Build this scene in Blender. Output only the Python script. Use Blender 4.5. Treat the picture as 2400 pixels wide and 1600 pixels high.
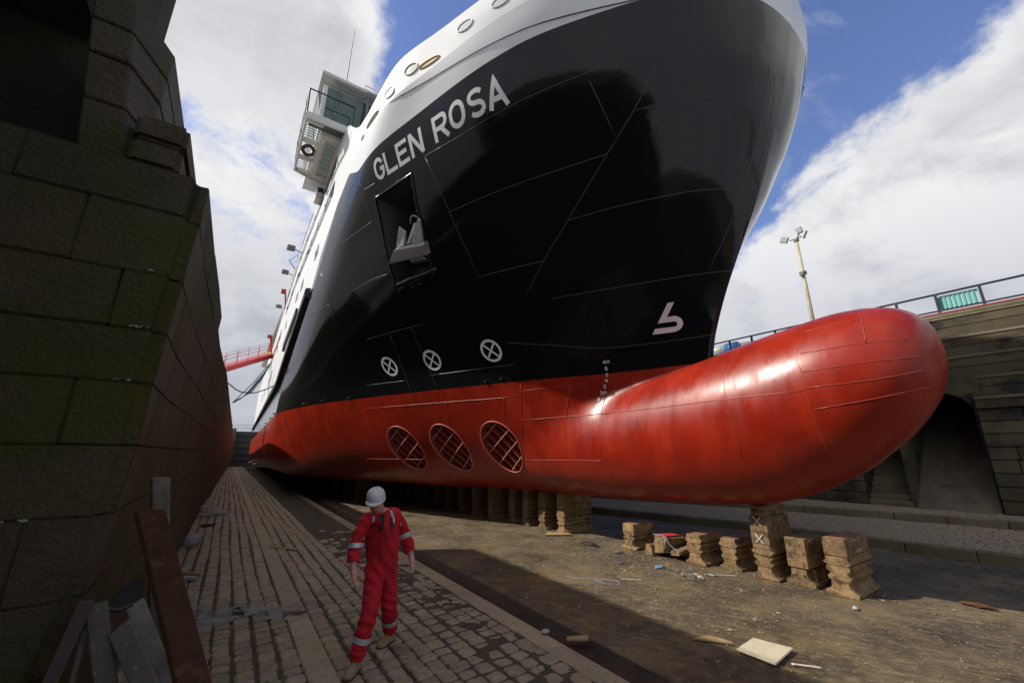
import bpy, bmesh, math, random
import numpy as np
from mathutils import Vector, Matrix
from mathutils.geometry import tessellate_polygon

for o in list(bpy.data.objects): bpy.data.objects.remove(o)
random.seed(7); RNG = np.random.RandomState(11)
scene = bpy.context.scene
COL = scene.collection

# ------------------------------------------------------------------ camera
cam_d = bpy.data.cameras.new('camera'); cam = bpy.data.objects.new('camera', cam_d); COL.objects.link(cam)
cam_d.sensor_width = 36.0; cam_d.lens = 36.0*952/2400
cam_d.clip_start = 0.05; cam_d.clip_end = 2000
cam.location = (0, 0, 2.15)
cam.rotation_euler = (math.radians(90+15.3), 0, math.radians(-34))
scene.camera = cam

# ------------------------------------------------------------------ sun and sky
SUN = Vector((-0.84, 0.54, 0.0)).normalized()
SUN_EL = math.radians(39.5)
SUN = Vector((SUN.x*math.cos(SUN_EL), SUN.y*math.cos(SUN_EL), math.sin(SUN_EL)))
sd = bpy.data.lights.new('sun', 'SUN'); so = bpy.data.objects.new('sun', sd); COL.objects.link(so)
sd.energy = 5.0; sd.angle = math.radians(0.9); sd.color = (1.0, 0.93, 0.82)
so.rotation_euler = (-SUN).to_track_quat('-Z', 'Y').to_euler()
so.location = (-20, 20, 40)

world = bpy.data.worlds.new('World'); scene.world = world; world.use_nodes = True
def build_world():
    nt = world.node_tree; nt.nodes.clear(); N = nt.nodes; L = nt.links
    def n(t, **k):
        q = N.new(t)
        for a, b in k.items(): setattr(q, a, b)
        return q
    def link(a, b): L.new(a, b)
    def math_(op, a, b=None, c=None, clamp=False):
        q = n('ShaderNodeMath', operation=op, use_clamp=clamp)
        for i, v in enumerate((a, b, c)):
            if v is None: continue
            if isinstance(v, (int, float)): q.inputs[i].default_value = v
            else: link(v, q.inputs[i])
        return q.outputs[0]
    sky = n('ShaderNodeTexSky', sky_type='NISHITA'); sky.sun_disc = False
    sky.sun_elevation = SUN_EL; sky.sun_rotation = math.atan2(SUN.x, SUN.y)
    sky.air_density = 1.0; sky.dust_density = 0.4; sky.ozone_density = 2.0
    tc = n('ShaderNodeTexCoord'); d = tc.outputs['Generated']
    sep = n('ShaderNodeSeparateXYZ'); link(d, sep.inputs[0])
    # cloud deck coordinates (perspective of a flat layer)
    zz = math_('ADD', math_('MAXIMUM', sep.outputs[2], 0.0), 0.35)
    px = math_('DIVIDE', sep.outputs[0], zz); py = math_('DIVIDE', sep.outputs[1], zz)
    cmb = n('ShaderNodeCombineXYZ'); link(px, cmb.inputs[0]); link(py, cmb.inputs[1])
    def noise(scale, detail, rough, dist=0.0, off=0.0):
        q = n('ShaderNodeTexNoise'); q.inputs['Scale'].default_value = scale; q.inputs['Detail'].default_value = detail
        q.inputs['Roughness'].default_value = rough; q.inputs['Distortion'].default_value = dist
        m = n('ShaderNodeMapping'); m.inputs['Location'].default_value = (off, off*0.7, off*1.3)
        link(cmb.outputs[0], m.inputs[0]); link(m.outputs[0], q.inputs['Vector']); return q.outputs['Fac']
    def dot(v):
        q = n('ShaderNodeVectorMath', operation='DOT_PRODUCT'); link(d, q.inputs[0]); q.inputs[1].default_value = v; return q.outputs['Value']
    v1 = Vector((0.83, 0.36, 0.43)); v2 = Vector((0.80, -0.08, 0.60)); m1 = v1.cross(v2).normalized()
    if m1.dot(Vector((0.94, 0.17, 0.3))) < 0: m1 = -m1
    w1 = Vector((0.085, 0.6, 0.79)); w2 = Vector((0.10, 0.83, 0.55)); m2 = w1.cross(w2).normalized()
    if m2.dot(Vector((-0.04, 0.85, 0.53))) < 0: m2 = -m2
    f1 = math_('MINIMUM', math_('MULTIPLY', dot(m1), 2.3), 0.17); f2 = math_('MINIMUM', math_('MULTIPLY', dot(m2), 2.6), 0.065)
    # towards the horizon the deck closes up
    hz = math_('MULTIPLY', math_('SUBTRACT', 0.36, sep.outputs[2]), 1.6)
    field = math_('MAXIMUM', math_('MAXIMUM', f1, f2), hz)
    field = math_('MINIMUM', math_('MAXIMUM', field, -0.30), 0.17)
    na = noise(1.5, 9, 0.60, 0.25, 3.1); nb = noise(5.5, 10, 0.68, 0.4, 9.0)
    cov = math_('ADD', math_('ADD', math_('MULTIPLY', na, 0.95), math_('MULTIPLY', nb, 0.36)), field)
    mr = n('ShaderNodeMapRange', interpolation_type='SMOOTHSTEP'); link(cov, mr.inputs[0])
    mr.inputs[1].default_value = 0.575; mr.inputs[2].default_value = 0.70
    mask = mr.outputs[0]
    # thin wisps in the blue
    nw = noise(3.0, 10, 0.66, 0.7, 21.0)
    wm = n('ShaderNodeMapRange', interpolation_type='SMOOTHSTEP'); link(nw, wm.inputs[0])
    wm.inputs[1].default_value = 0.52; wm.inputs[2].default_value = 0.80; wm.inputs[4].default_value = 0.50
    mask = math_('MAXIMUM', mask, wm.outputs[0])
    # grey-blue openings in the near cloud deck
    # cloud tone: bright edges, grey bellies
    nt2 = noise(2.8, 9, 0.60, 0.35, 40.0)
    tone = n('ShaderNodeMapRange', interpolation_type='SMOOTHSTEP'); link(nt2, tone.inputs[0])
    tone.inputs[1].default_value = 0.40; tone.inputs[2].default_value = 0.58
    thick = n('ShaderNodeMapRange', interpolation_type='SMOOTHSTEP'); link(cov, thick.inputs[0])
    thick.inputs[1].default_value = 0.68; thick.inputs[2].default_value = 1.05
    t2 = math_('MULTIPLY', tone.outputs[0], math_('ADD', math_('MULTIPLY', thick.outputs[0], 0.7), 0.3))
    ramp = n('ShaderNodeMixRGB'); link(t2, ramp.inputs[0])
    K = 10.0
    ramp.inputs[1].default_value = (0.92*K, 0.92*K, 0.93*K, 1); ramp.inputs[2].default_value = (0.44*K, 0.46*K, 0.51*K, 1)
    # clouds low on the right sit grey
    low = n('ShaderNodeMapRange', interpolation_type='SMOOTHSTEP'); link(sep.outputs[2], low.inputs[0])
    low.inputs[1].default_value = 0.52; low.inputs[2].default_value = 0.12; low.inputs[4].default_value = 0.75
    r2 = n('ShaderNodeMixRGB'); link(low.outputs[0], r2.inputs[0]); link(ramp.outputs[0], r2.inputs[1]); r2.inputs[2].default_value = (0.46*K, 0.49*K, 0.56*K, 1)
    bl = n('ShaderNodeMixRGB', blend_type='MULTIPLY'); bl.inputs[0].default_value = 1; link(sky.outputs[0], bl.inputs[1]); bl.inputs[2].default_value = (1.55, 1.50, 1.85, 1)
    mx = n('ShaderNodeMixRGB'); link(mask, mx.inputs[0]); link(bl.outputs[0], mx.inputs[1]); link(r2.outputs[0], mx.inputs[2])
    bg = n('ShaderNodeBackground'); link(mx.outputs[0], bg.inputs[0]); bg.inputs[1].default_value = 0.10
    out = n('ShaderNodeOutputWorld'); link(bg.outputs[0], out.inputs[0])
build_world()
scene.view_settings.view_transform = 'Standard'; scene.view_settings.look = 'None'
scene.view_settings.exposure = 0.0; scene.view_settings.gamma = 1.0; scene.view_settings.use_curve_mapping = False

# ------------------------------------------------------------------ helpers
def tag(o, label=None, cat=None, group=None, kind=None):
    if label: o['label'] = label
    if cat: o['category'] = cat
    if group: o['group'] = group
    if kind: o['kind'] = kind
    return o
def empty(name, loc, rz=0, **k):
    o = bpy.data.objects.new(name, None); COL.objects.link(o); o.location = loc; o.rotation_euler = (0, 0, rz)
    o.empty_display_size = 0.2
    return tag(o, **k)
def link_mesh(name, me, mat=None, parent=None, smooth=False):
    if mat and not me.materials: me.materials.append(mat)
    if smooth: me.polygons.foreach_set('use_smooth', [True]*len(me.polygons))
    o = bpy.data.objects.new(name, me); COL.objects.link(o)
    if parent:
        o.parent = parent
        o.matrix_parent_inverse = parent_inv(parent)
    return o
def world_mat(o):
    m = Matrix.LocRotScale(o.location, o.rotation_euler, o.scale)
    if o.parent: return world_mat(o.parent) @ o.matrix_parent_inverse @ m
    return m
def parent_inv(p): return world_mat(p).inverted()
class MB:
    """collects boxes, bars and tubes in world space"""
    def __init__(s): s.v = []; s.f = []; s.uv = None
    def add(s, vs, fs):
        k = len(s.v); s.v += [tuple(map(float, v)) for v in vs]; s.f += [tuple(k+i for i in f) for f in fs]; return s
    def box(s, a, b):
        (x0, y0, z0), (x1, y1, z1) = a, b
        return s.add([(x0,y0,z0),(x1,y0,z0),(x1,y1,z0),(x0,y1,z0),(x0,y0,z1),(x1,y0,z1),(x1,y1,z1),(x0,y1,z1)],
                     [(0,3,2,1),(4,5,6,7),(0,1,5,4),(1,2,6,5),(2,3,7,6),(3,0,4,7)])
    def hexa(s, q):      # eight corners, bottom loop then top loop
        return s.add(q, [(0,3,2,1),(4,5,6,7),(0,1,5,4),(1,2,6,5),(2,3,7,6),(3,0,4,7)])
    def slab(s, a, b, c, d, th):   # four corners a-b-c-d, extruded along its normal by th
        a, b, c, d = map(Vector, (a, b, c, d)); n = (b-a).cross(d-a).normalized()*th
        return s.hexa([a, b, c, d, a+n, b+n, c+n, d+n])
    def tube(s, pts, r, seg=8, cap=True):
        pts = [Vector(p) for p in pts]; m = len(pts); rs = r if isinstance(r, (list, tuple)) else [r]*m
        vs = []; prev = None
        for i, p in enumerate(pts):
            t = (pts[min(i+1, m-1)]-pts[max(i-1, 0)]).normalized()
            if prev is None:
                u = t.orthogonal().normalized()
            else:
                u = (prev - t*prev.dot(t)).normalized()
            prev = u; w = t.cross(u)
            for j in range(seg):
                a = 2*math.pi*j/seg; vs.append(p+(u*math.cos(a)+w*math.sin(a))*rs[i])
        fs = [(i*seg+j, i*seg+(j+1) % seg, (i+1)*seg+(j+1) % seg, (i+1)*seg+j) for i in range(m-1) for j in range(seg)]
        if cap: fs += [tuple(range(seg))[::-1], tuple((m-1)*seg+j for j in range(seg))]
        return s.add(vs, fs)
    def sphere(s, c, r, su=10, sv=7, sc=(1,1,1)):
        vs = [(c[0], c[1], c[2]-r*sc[2])]; fs = []
        for i in range(1, sv):
            th = -math.pi/2+math.pi*i/sv
            for j in range(su):
                a = 2*math.pi*j/su
                vs.append((c[0]+r*sc[0]*math.cos(th)*math.cos(a), c[1]+r*sc[1]*math.cos(th)*math.sin(a), c[2]+r*sc[2]*math.sin(th)))
        vs.append((c[0], c[1], c[2]+r*sc[2])); top = len(vs)-1
        for j in range(su): fs.append((0, 1+(j+1) % su, 1+j))
        for i in range(sv-2):
            for j in range(su):
                a = 1+i*su+j; b = 1+i*su+(j+1) % su; fs.append((a, b, b+su, a+su))
        k = 1+(sv-2)*su
        for j in range(su): fs.append((k+j, k+(j+1) % su, top))
        return s.add(vs, fs)
    def mesh(s, name):
        me = bpy.data.meshes.new(name); me.from_pydata(s.v, [], s.f); me.update(); return me
    def build(s, name, mat, parent=None, smooth=False, bevel=0.0, seg=1, jitter=0.0):
        me = s.mesh(name)
        if bevel or jitter:
            bm = bmesh.new(); bm.from_mesh(me)
            if bevel:
                bmesh.ops.bevel(bm, geom=[e for e in bm.edges if len(e.link_faces) == 2 and e.calc_face_angle(0) > 0.5], offset=bevel, segments=seg, affect='EDGES', clamp_overlap=True)
            if jitter:
                for v in bm.verts: v.co += Vector((random.uniform(-1, 1), random.uniform(-1, 1), random.uniform(-1, 1)))*jitter
            bm.to_mesh(me); bm.free()
        return link_mesh(name, me, mat, parent, smooth)
def grid_mesh(name, P, mask=None, flip=False):
    """P: (n,m,3) array of points, mask (n-1,m-1) True = keep"""
    n, m = P.shape[:2]; v = P.reshape(-1, 3)
    fs = []
    for i in range(n-1):
        for j in range(m-1):
            if mask is not None and not mask[i, j]: continue
            a, b, c, d = i*m+j, i*m+j+1, (i+1)*m+j+1, (i+1)*m+j
            fs.append((a, d, c, b) if flip else (a, b, c, d))
    return v.tolist(), fs

# ------------------------------------------------------------------ materials
def mat(name, base, rough=0.7, c2=None, scale=4.0, detail=6, lo=0.35, hi=0.65, metal=0.0, spec=0.5, bump=0.0, bscale=30.0, bdist=0.02,
        c3=None, s3=12.0, lo3=0.58, hi3=0.72, stretch=(1, 1, 1), rot=(0, 0, 0), rough2=None, coat=0.0, emis=None, objrand=0.0, coords='Object', bump2=0.0, b2scale=4.0, b2dist=0.1):
    m = bpy.data.materials.new(name); m.use_nodes = True; nt = m.node_tree; N = nt.nodes; L = nt.links
    p = N['Principled BSDF']
    p.inputs['Base Color'].default_value = (*base, 1); p.inputs['Roughness'].default_value = rough
    p.inputs['Metallic'].default_value = metal; p.inputs['Specular IOR Level'].default_value = spec
    if coat: p.inputs['Coat Weight'].default_value = coat; p.inputs['Coat Roughness'].default_value = 0.08
    if coords == 'World':
        tc = N.new('ShaderNodeNewGeometry'); vec = tc.outputs['Position']
    else:
        tc = N.new('ShaderNodeTexCoord'); vec = tc.outputs['Object']
    mp = N.new('ShaderNodeMapping'); mp.inputs['Scale'].default_value = stretch; mp.inputs['Rotation'].default_value = rot; L.new(vec, mp.inputs[0])
    def noise(sc, det, src=None, ro=0.6):
        q = N.new('ShaderNodeTexNoise'); q.inputs['Scale'].default_value = sc; q.inputs['Detail'].default_value = det; q.inputs['Roughness'].default_value = ro
        L.new(src or mp.outputs[0], q.inputs['Vector']); return q.outputs['Fac']
    def ran(v, a, b, c=0.0, d=1.0):
        q = N.new('ShaderNodeMapRange'); L.new(v, q.inputs[0]); q.inputs[1].default_value = a; q.inputs[2].default_value = b; q.inputs[3].default_value = c; q.inputs[4].default_value = d; return q.outputs[0]
    col = None
    if c2:
        mx = N.new('ShaderNodeMixRGB'); f = ran(noise(scale, detail), lo, hi); L.new(f, mx.inputs[0])
        mx.inputs[1].default_value = (*base, 1); mx.inputs[2].default_value = (*c2, 1); col = mx.outputs[0]
        if rough2 is not None: L.new(ran(noise(scale*1.3, detail), lo, hi, rough, rough2), p.inputs['Roughness'])
    elif rough2 is not None:
        L.new(ran(noise(scale*1.3, detail), lo, hi, rough, rough2), p.inputs['Roughness'])
    if c3:
        mx = N.new('ShaderNodeMixRGB'); L.new(ran(noise(s3, 8, src=vec), lo3, hi3), mx.inputs[0])
        if col: L.new(col, mx.inputs[1])
        else: mx.inputs[1].default_value = (*base, 1)
        mx.inputs[2].default_value = (*c3, 1); col = mx.outputs[0]
    if objrand:
        oi = N.new('ShaderNodeObjectInfo'); hs = N.new('ShaderNodeHueSaturation')
        L.new(ran(oi.outputs['Random'], 0, 1, 1-objrand, 1+objrand), hs.inputs['Value'])
        if col: L.new(col, hs.inputs['Color'])
        else: hs.inputs['Color'].default_value = (*base, 1)
        col = hs.outputs[0]
    if col: L.new(col, p.inputs['Base Color'])
    last = None
    if bump2:
        b2 = N.new('ShaderNodeBump'); b2.inputs['Strength'].default_value = bump2; b2.inputs['Distance'].default_value = b2dist; L.new(noise(b2scale, 4), b2.inputs['Height']); last = b2.outputs[0]
    if bump:
        b = N.new('ShaderNodeBump'); b.inputs['Strength'].default_value = bump; b.inputs['Distance'].default_value = bdist; L.new(noise(bscale, 8, ro=0.7), b.inputs['Height'])
        if last: L.new(last, b.inputs['Normal'])
        last = b.outputs[0]
    if last: L.new(last, p.inputs['Normal'])
    if emis:
        p.inputs['Emission Color'].default_value = (*emis, 1); p.inputs['Emission Strength'].default_value = 1
    return m
M = {}
M['black'] = mat('black_hull_paint', (0.006, 0.0065, 0.008), 0.075, rough2=0.13, scale=1.2, spec=0.42, bump2=0.16, b2scale=2.4, b2dist=0.025, coords='World', stretch=(1, 1, 1))
M['red'] = mat('red_antifouling', (0.255, 0.014, 0.004), 0.25, c2=(0.32, 0.021, 0.006), scale=1.6, spec=0.40, rough2=0.42, bump=0.04, bscale=60, bdist=0.01, coords='World', stretch=(1, 1.8, 0.6), c3=(0.225, 0.012, 0.004), s3=1.3, lo3=0.45, hi3=0.62, bump2=0.10, b2scale=1.6, b2dist=0.025)
M['redin'] = mat('red_tunnel_paint', (0.26, 0.03, 0.022), 0.5, c2=(0.18, 0.02, 0.018), scale=5)
M['rod'] = mat('pale_grille_rod', (0.55, 0.30, 0.25), 0.4)
M['rederim'] = mat('pale_red_weld', (0.50, 0.12, 0.08), 0.45)
M['white'] = mat('white_paint', (0.72, 0.73, 0.74), 0.35, c2=(0.66, 0.67, 0.69), scale=1.0, coords='World', bump2=0.06, b2scale=1.2, b2dist=0.03)
M['white2'] = mat('aged_white_paint', (0.62, 0.61, 0.57), 0.5, c2=(0.55, 0.53, 0.48), scale=3)
M['letter'] = mat('white_lettering', (0.74, 0.74, 0.76), 0.45)
M['bsym'] = mat('pinkish_white_mark', (0.72, 0.66, 0.69), 0.45)
M['weldb'] = mat('weld_bead_dark', (0.06, 0.06, 0.063), 0.3)
M['weldr'] = mat('weld_bead_red', (0.34, 0.05, 0.03), 0.35)
M['rubber'] = mat('black_fender', (0.012, 0.012, 0.013), 0.55, c2=(0.02, 0.02, 0.02), scale=6)
M['steel'] = mat('sunlit_steel', (0.30, 0.30, 0.31), 0.28, c2=(0.45, 0.45, 0.45), scale=14, metal=0.3, bump=0.6, bscale=25, bdist=0.02)  # anchor steel, lightened in colour to stand in for sunlight
M['navy'] = mat('navy_rail_paint', (0.012, 0.020, 0.045), 0.4)
M['glass'] = mat('green_tinted_glass', (0.03, 0.085, 0.07), 0.05, spec=0.8, c2=(0.06, 0.12, 0.10), scale=1.2)
M['darkglass'] = mat('dark_window_glass', (0.012, 0.016, 0.018), 0.08, spec=0.7)
M['grey'] = mat('grey_steel', (0.16, 0.16, 0.165), 0.5)
M['brown'] = mat('brown_pipe', (0.09, 0.03, 0.025), 0.5)
M['gold'] = mat('ochre_brass', (0.42, 0.27, 0.07), 0.45)
M['granL'] = mat('mossy_granite', (0.070, 0.054, 0.020), 0.55, c2=(0.135, 0.100, 0.054), scale=1.4, c3=(0.085, 0.080, 0.005), s3=0.8, lo3=0.42, hi3=0.64, bump=1.0, bscale=22, bdist=0.08, objrand=0.12, coords='World', bump2=0.7, b2scale=5, b2dist=0.05)
M['granR'] = mat('brown_granite', (0.095, 0.074, 0.040), 0.85, c2=(0.055, 0.045, 0.026), scale=1.2, c3=(0.018, 0.015, 0.012), s3=0.8, lo3=0.50, hi3=0.60, bump=0.7, bscale=30, bdist=0.02, objrand=0.25, coords='World')
M['granS'] = mat('streaked_granite', (0.070, 0.050, 0.022), 0.62, c2=(0.145, 0.095, 0.062), scale=2.2, c3=(0.075, 0.066, 0.010), s3=0.7, lo3=0.42, hi3=0.58, bump=1.0, bscale=20, bdist=0.06, objrand=0.08, coords='World', stretch=(1, 1.8, 0.22), bump2=0.3, b2scale=6, b2dist=0.03)
M['mortar'] = mat('wet_mortar', (0.018, 0.016, 0.012), 0.9)
M['vault'] = mat('shade_dark_algae_stone', (0.050, 0.050, 0.022), 0.7, c2=(0.022, 0.024, 0.012), scale=2, bump=0.9, bscale=22, bdist=0.05, coords='World')  # algae green, darkened in colour for the deep shade of the recess
M['lime'] = mat('lime_streak', (0.30, 0.29, 0.26), 0.85, bump=0.6, bscale=40)
M['coping'] = mat('coping_granite', (0.17, 0.145, 0.09), 0.85, c2=(0.11, 0.095, 0.055), scale=2.0, bump=0.5, bscale=30, objrand=0.15, coords='World')
M['redcope'] = mat('red_edge_paint', (0.30, 0.03, 0.025), 0.6)
M['cobble'] = mat('cobble_setts', (0.40, 0.315, 0.205), 0.68, c2=(0.29, 0.225, 0.145), scale=5, c3=(0.10, 0.082, 0.06), s3=26, lo3=0.52, hi3=0.72, bump=1.0, bscale=32, bdist=0.02, objrand=0.16, coords='World')
M['kerb'] = mat('kerb_granite', (0.38, 0.30, 0.195), 0.70, c2=(0.30, 0.235, 0.15), scale=3, c3=(0.12, 0.095, 0.07), s3=20, lo3=0.55, hi3=0.75, bump=0.6, bscale=45, bdist=0.008, objrand=0.1, coords='World')
M['dirt'] = mat('packed_dirt', (0.050, 0.040, 0.027), 0.9, c2=(0.095, 0.073, 0.046), scale=4, c3=(0.16, 0.14, 0.11), s3=60, lo3=0.70, hi3=0.80, bump=0.8, bscale=70, bdist=0.01, coords='World')
M['rust'] = mat('rusty_plate', (0.115, 0.050, 0.017), 0.8, c2=(0.075, 0.030, 0.012), scale=7, c3=(0.19, 0.095, 0.04), s3=9, lo3=0.55, hi3=0.7, bump=0.5, bscale=60, bdist=0.004)
M['timber'] = mat('grey_weathered_timber', (0.13, 0.115, 0.09), 0.85, c2=(0.085, 0.07, 0.055), scale=4, c3=(0.27, 0.25, 0.21), s3=30, lo3=0.60, hi3=0.72, stretch=(1, 1, 1), bump=0.6, bscale=50, bdist=0.006)
M['timberL'] = mat('pale_timber', (0.26, 0.24, 0.20), 0.85, c2=(0.17, 0.15, 0.125), scale=8, c3=(0.08, 0.07, 0.06), s3=60, lo3=0.58, hi3=0.68, bump=0.6, bscale=70, bdist=0.006)
M['redplank'] = mat('reddish_stained_plank', (0.10, 0.055, 0.048), 0.8, c2=(0.075, 0.05, 0.045), scale=4, bump=0.4, bscale=50, bdist=0.005)
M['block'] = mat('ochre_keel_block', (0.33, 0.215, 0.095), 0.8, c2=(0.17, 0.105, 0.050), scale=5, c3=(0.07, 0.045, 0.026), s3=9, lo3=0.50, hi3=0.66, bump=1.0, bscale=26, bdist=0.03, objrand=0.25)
M['blockshade'] = mat('shaded_keel_block', (0.16, 0.10, 0.048), 0.8, c2=(0.09, 0.058, 0.03), scale=6, bump=0.8, bscale=35, bdist=0.012, objrand=0.14)  # shaded copy of the block colour, for stacks under the hull
M['blockred'] = mat('red_oxide_top', (0.30, 0.11, 0.065), 0.8, c2=(0.22, 0.12, 0.07), scale=8)
M['redpaint'] = mat('bright_red_patch', (0.55, 0.03, 0.02), 0.5)
M['bluew'] = mat('blue_cord', (0.30, 0.38, 0.62), 0.6)
M['whitecord'] = mat('white_rope', (0.62, 0.60, 0.55), 0.8)
M['board'] = mat('cream_board', (0.60, 0.53, 0.38), 0.8, c2=(0.50, 0.43, 0.30), scale=7, c3=(0.30, 0.24, 0.17), s3=16, lo3=0.60, hi3=0.75, bump=0.3, bscale=60, bdist=0.004)
M['wood'] = mat('tan_wood_offcut', (0.40, 0.28, 0.13), 0.8, c2=(0.30, 0.20, 0.09), scale=9)
M['rag'] = mat('pale_rag', (0.42, 0.41, 0.40), 0.9, c2=(0.30, 0.30, 0.30), scale=9, bump=0.5, bscale=20)
M['concrete'] = mat('slide_concrete', (0.145, 0.115, 0.080), 0.8, c2=(0.09, 0.072, 0.052), scale=1.6, c3=(0.05, 0.045, 0.035), s3=3.0, lo3=0.55, hi3=0.7, bump=0.4, bscale=30, coords='World')
M['bluewall'] = mat('blue_painted_stone', (0.015, 0.030, 0.085), 0.7, c2=(0.03, 0.05, 0.11), scale=7, bump=0.8, bscale=18, bdist=0.03, coords='World')
M['teal'] = mat('teal_panel', (0.30, 0.55, 0.52), 0.45)
M['yellow'] = mat('yellow_paint', (0.62, 0.45, 0.03), 0.5)
M['gangred'] = mat('gangway_red', (0.42, 0.025, 0.03), 0.5)
M['gate'] = mat('dock_gate_steel', (0.035, 0.042, 0.045), 0.6, c2=(0.06, 0.065, 0.065), scale=0.8)
M['net'] = mat('grey_green_net', (0.30, 0.36, 0.35), 0.9)
M['mast'] = mat('weathered_mast', (0.50, 0.46, 0.36), 0.7, c2=(0.40, 0.34, 0.22), scale=2.5, c3=(0.42, 0.20, 0.05), s3=3, lo3=0.62, hi3=0.7)
M['coverall'] = mat('red_coverall_cloth', (0.58, 0.008, 0.024), 0.85, c2=(0.44, 0.005, 0.016), scale=6, bump=0.9, bscale=9, bdist=0.04)
M['reflect'] = mat('silver_reflective_tape', (0.48, 0.49, 0.52), 0.35, metal=0.2)
M['skin'] = mat('skin', (0.58, 0.33, 0.25), 0.5, c2=(0.52, 0.26, 0.19), scale=20)
M['helmet'] = mat('white_hard_hat', (0.66, 0.66, 0.66), 0.35, c2=(0.58, 0.575, 0.565), scale=14)
M['boot'] = mat('tan_suede_boot', (0.30, 0.22, 0.125), 0.9, c2=(0.23, 0.165, 0.09), scale=15, bump=0.3, bscale=60, bdist=0.004)
M['darkcloth'] = mat('dark_shirt', (0.012, 0.014, 0.022), 0.9)
M['hair'] = mat('short_grey_brown_hair', (0.10, 0.075, 0.055), 0.8)
M['sole'] = mat('boot_sole', (0.05, 0.04, 0.03), 0.8)
# ------------------------------------------------------------------ ground of the dock
def vnoise(x, y, s=1.0, seed=0):
    """cheap smooth value noise"""
    x = np.asarray(x, float)*s; y = np.asarray(y, float)*s
    xi = np.floor(x).astype(int); yi = np.floor(y).astype(int); fx = x-xi; fy = y-yi
    fx = fx*fx*(3-2*fx); fy = fy*fy*(3-2*fy)
    def h(a, b):
        n = (a*374761393+b*668265263+seed*1274126177) & 0xffffffff
        n = ((n ^ (n >> 13))*1274126177) & 0xffffffff
        return ((n ^ (n >> 16)) & 0xffff)/65535.0
    return (h(xi, yi)*(1-fx)+h(xi+1, yi)*fx)*(1-fy)+(h(xi, yi+1)*(1-fx)+h(xi+1, yi+1)*fx)*fy
def fbm(x, y, s=1.0, o=4, seed=0):
    r = 0; a = 0.5; t = 0
    for i in range(o): r = r+a*vnoise(x, y, s*2**i, seed+i); t += a; a *= 0.5
    return r/t
def sheet(name, xs, ys, zf, m, kind='structure', smooth=True):
    X, Y = np.meshgrid(xs, ys, indexing='ij'); Z = zf(X, Y)
    v, f = grid_mesh(name, np.stack([X, Y, Z], -1))
    me = bpy.data.meshes.new(name); me.from_pydata(v, [], [t[::-1] for t in f]); me.update()
    o = link_mesh(name, me, m, smooth=smooth); return tag(o, kind=kind)

def floor_mat():
    m = bpy.data.materials.new('dock_floor_silt'); m.use_nodes = True; nt = m.node_tree; N = nt.nodes; L = nt.links; p = N['Principled BSDF']
    p.inputs['Roughness'].default_value = 0.72
    g = N.new('ShaderNodeNewGeometry')
    def noise(sc, det, st=(1, 1, 1), rz=0.0, ro=0.6, off=0.0):
        mp = N.new('ShaderNodeMapping'); mp.vector_type = 'TEXTURE'; mp.inputs['Rotation'].default_value = (0, 0, rz); mp.inputs['Scale'].default_value = st; mp.inputs['Location'].default_value = (off, off, 0)
        L.new(g.outputs['Position'], mp.inputs[0]); q = N.new('ShaderNodeTexNoise'); q.inputs['Scale'].default_value = sc; q.inputs['Detail'].default_value = det; q.inputs['Roughness'].default_value = ro
        L.new(mp.outputs[0], q.inputs['Vector']); return q.outputs['Fac']
    def ran(v, a, b, c=0., d=1.):
        q = N.new('ShaderNodeMapRange'); L.new(v, q.inputs[0]); q.inputs[1].default_value = a; q.inputs[2].default_value = b; q.inputs[3].default_value = c; q.inputs[4].default_value = d; return q.outputs[0]
    def mix(f, a, b):
        q = N.new('ShaderNodeMixRGB'); L.new(f, q.inputs[0])
        for i, v in ((1, a), (2, b)):
            if isinstance(v, tuple): q.inputs[i].default_value = (*v, 1)
            else: L.new(v, q.inputs[i])
        return q.outputs[0]
    ang = math.atan2(-0.85, 0.45)
    c = mix(ran(noise(0.9, 8, ro=0.7), 0.40, 0.60), (0.066, 0.049, 0.029), (0.185, 0.134, 0.068))
    c = mix(ran(noise(0.7, 8, off=7.0, ro=0.7), 0.48, 0.60), c, (0.050, 0.039, 0.028))           # dark damp patches
    st = noise(3.0, 8, (2.2, 0.28, 1), ang, 0.72)                                         # straw-like streaks swept by the water
    c = mix(ran(st, 0.54, 0.68, 0, 0.75), c, (0.32, 0.235, 0.10))
    st2 = noise(5.0, 8, (1.6, 0.22, 1), ang+0.12, 0.72, 3.0)
    c = mix(ran(st2, 0.50, 0.66, 0, 0.75), c, (0.045, 0.038, 0.028))
    c = mix(ran(noise(8, 9, ro=0.75, off=3.0), 0.50, 0.60, 0, 0.6), c, (0.215, 0.16, 0.082))
    c = mix(ran(noise(40, 5, ro=0.6), 0.54, 0.64, 0, 0.7), c, (0.06, 0.048, 0.034))
    c = mix(ran(noise(70, 3, ro=0.5, off=5), 0.68, 0.74, 0, 0.8), c, (0.42, 0.36, 0.24))
    L.new(c, p.inputs['Base Color'])
    b = N.new('ShaderNodeBump'); b.inputs['Strength'].default_value = 0.9; b.inputs['Distance'].default_value = 0.015; L.new(noise(38, 9, ro=0.75), b.inputs['Height'])
    b2 = N.new('ShaderNodeBump'); b2.inputs['Strength'].default_value = 0.6; b2.inputs['Distance'].default_value = 0.04; L.new(noise(6, 5), b2.inputs['Height']); L.new(b2.outputs[0], b.inputs['Normal'])
    L.new(b.outputs[0], p.inputs['Normal'])
    L.new(ran(noise(0.8, 4, off=11), 0.4, 0.65, 0.85, 0.45), p.inputs['Roughness'])
    return m
M['floor'] = floor_mat()
ysf = np.concatenate([np.arange(-14, -2, 0.6), np.arange(-2, 16, 0.08), np.arange(16, 90, 1.2)])
gut = 3.62
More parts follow.
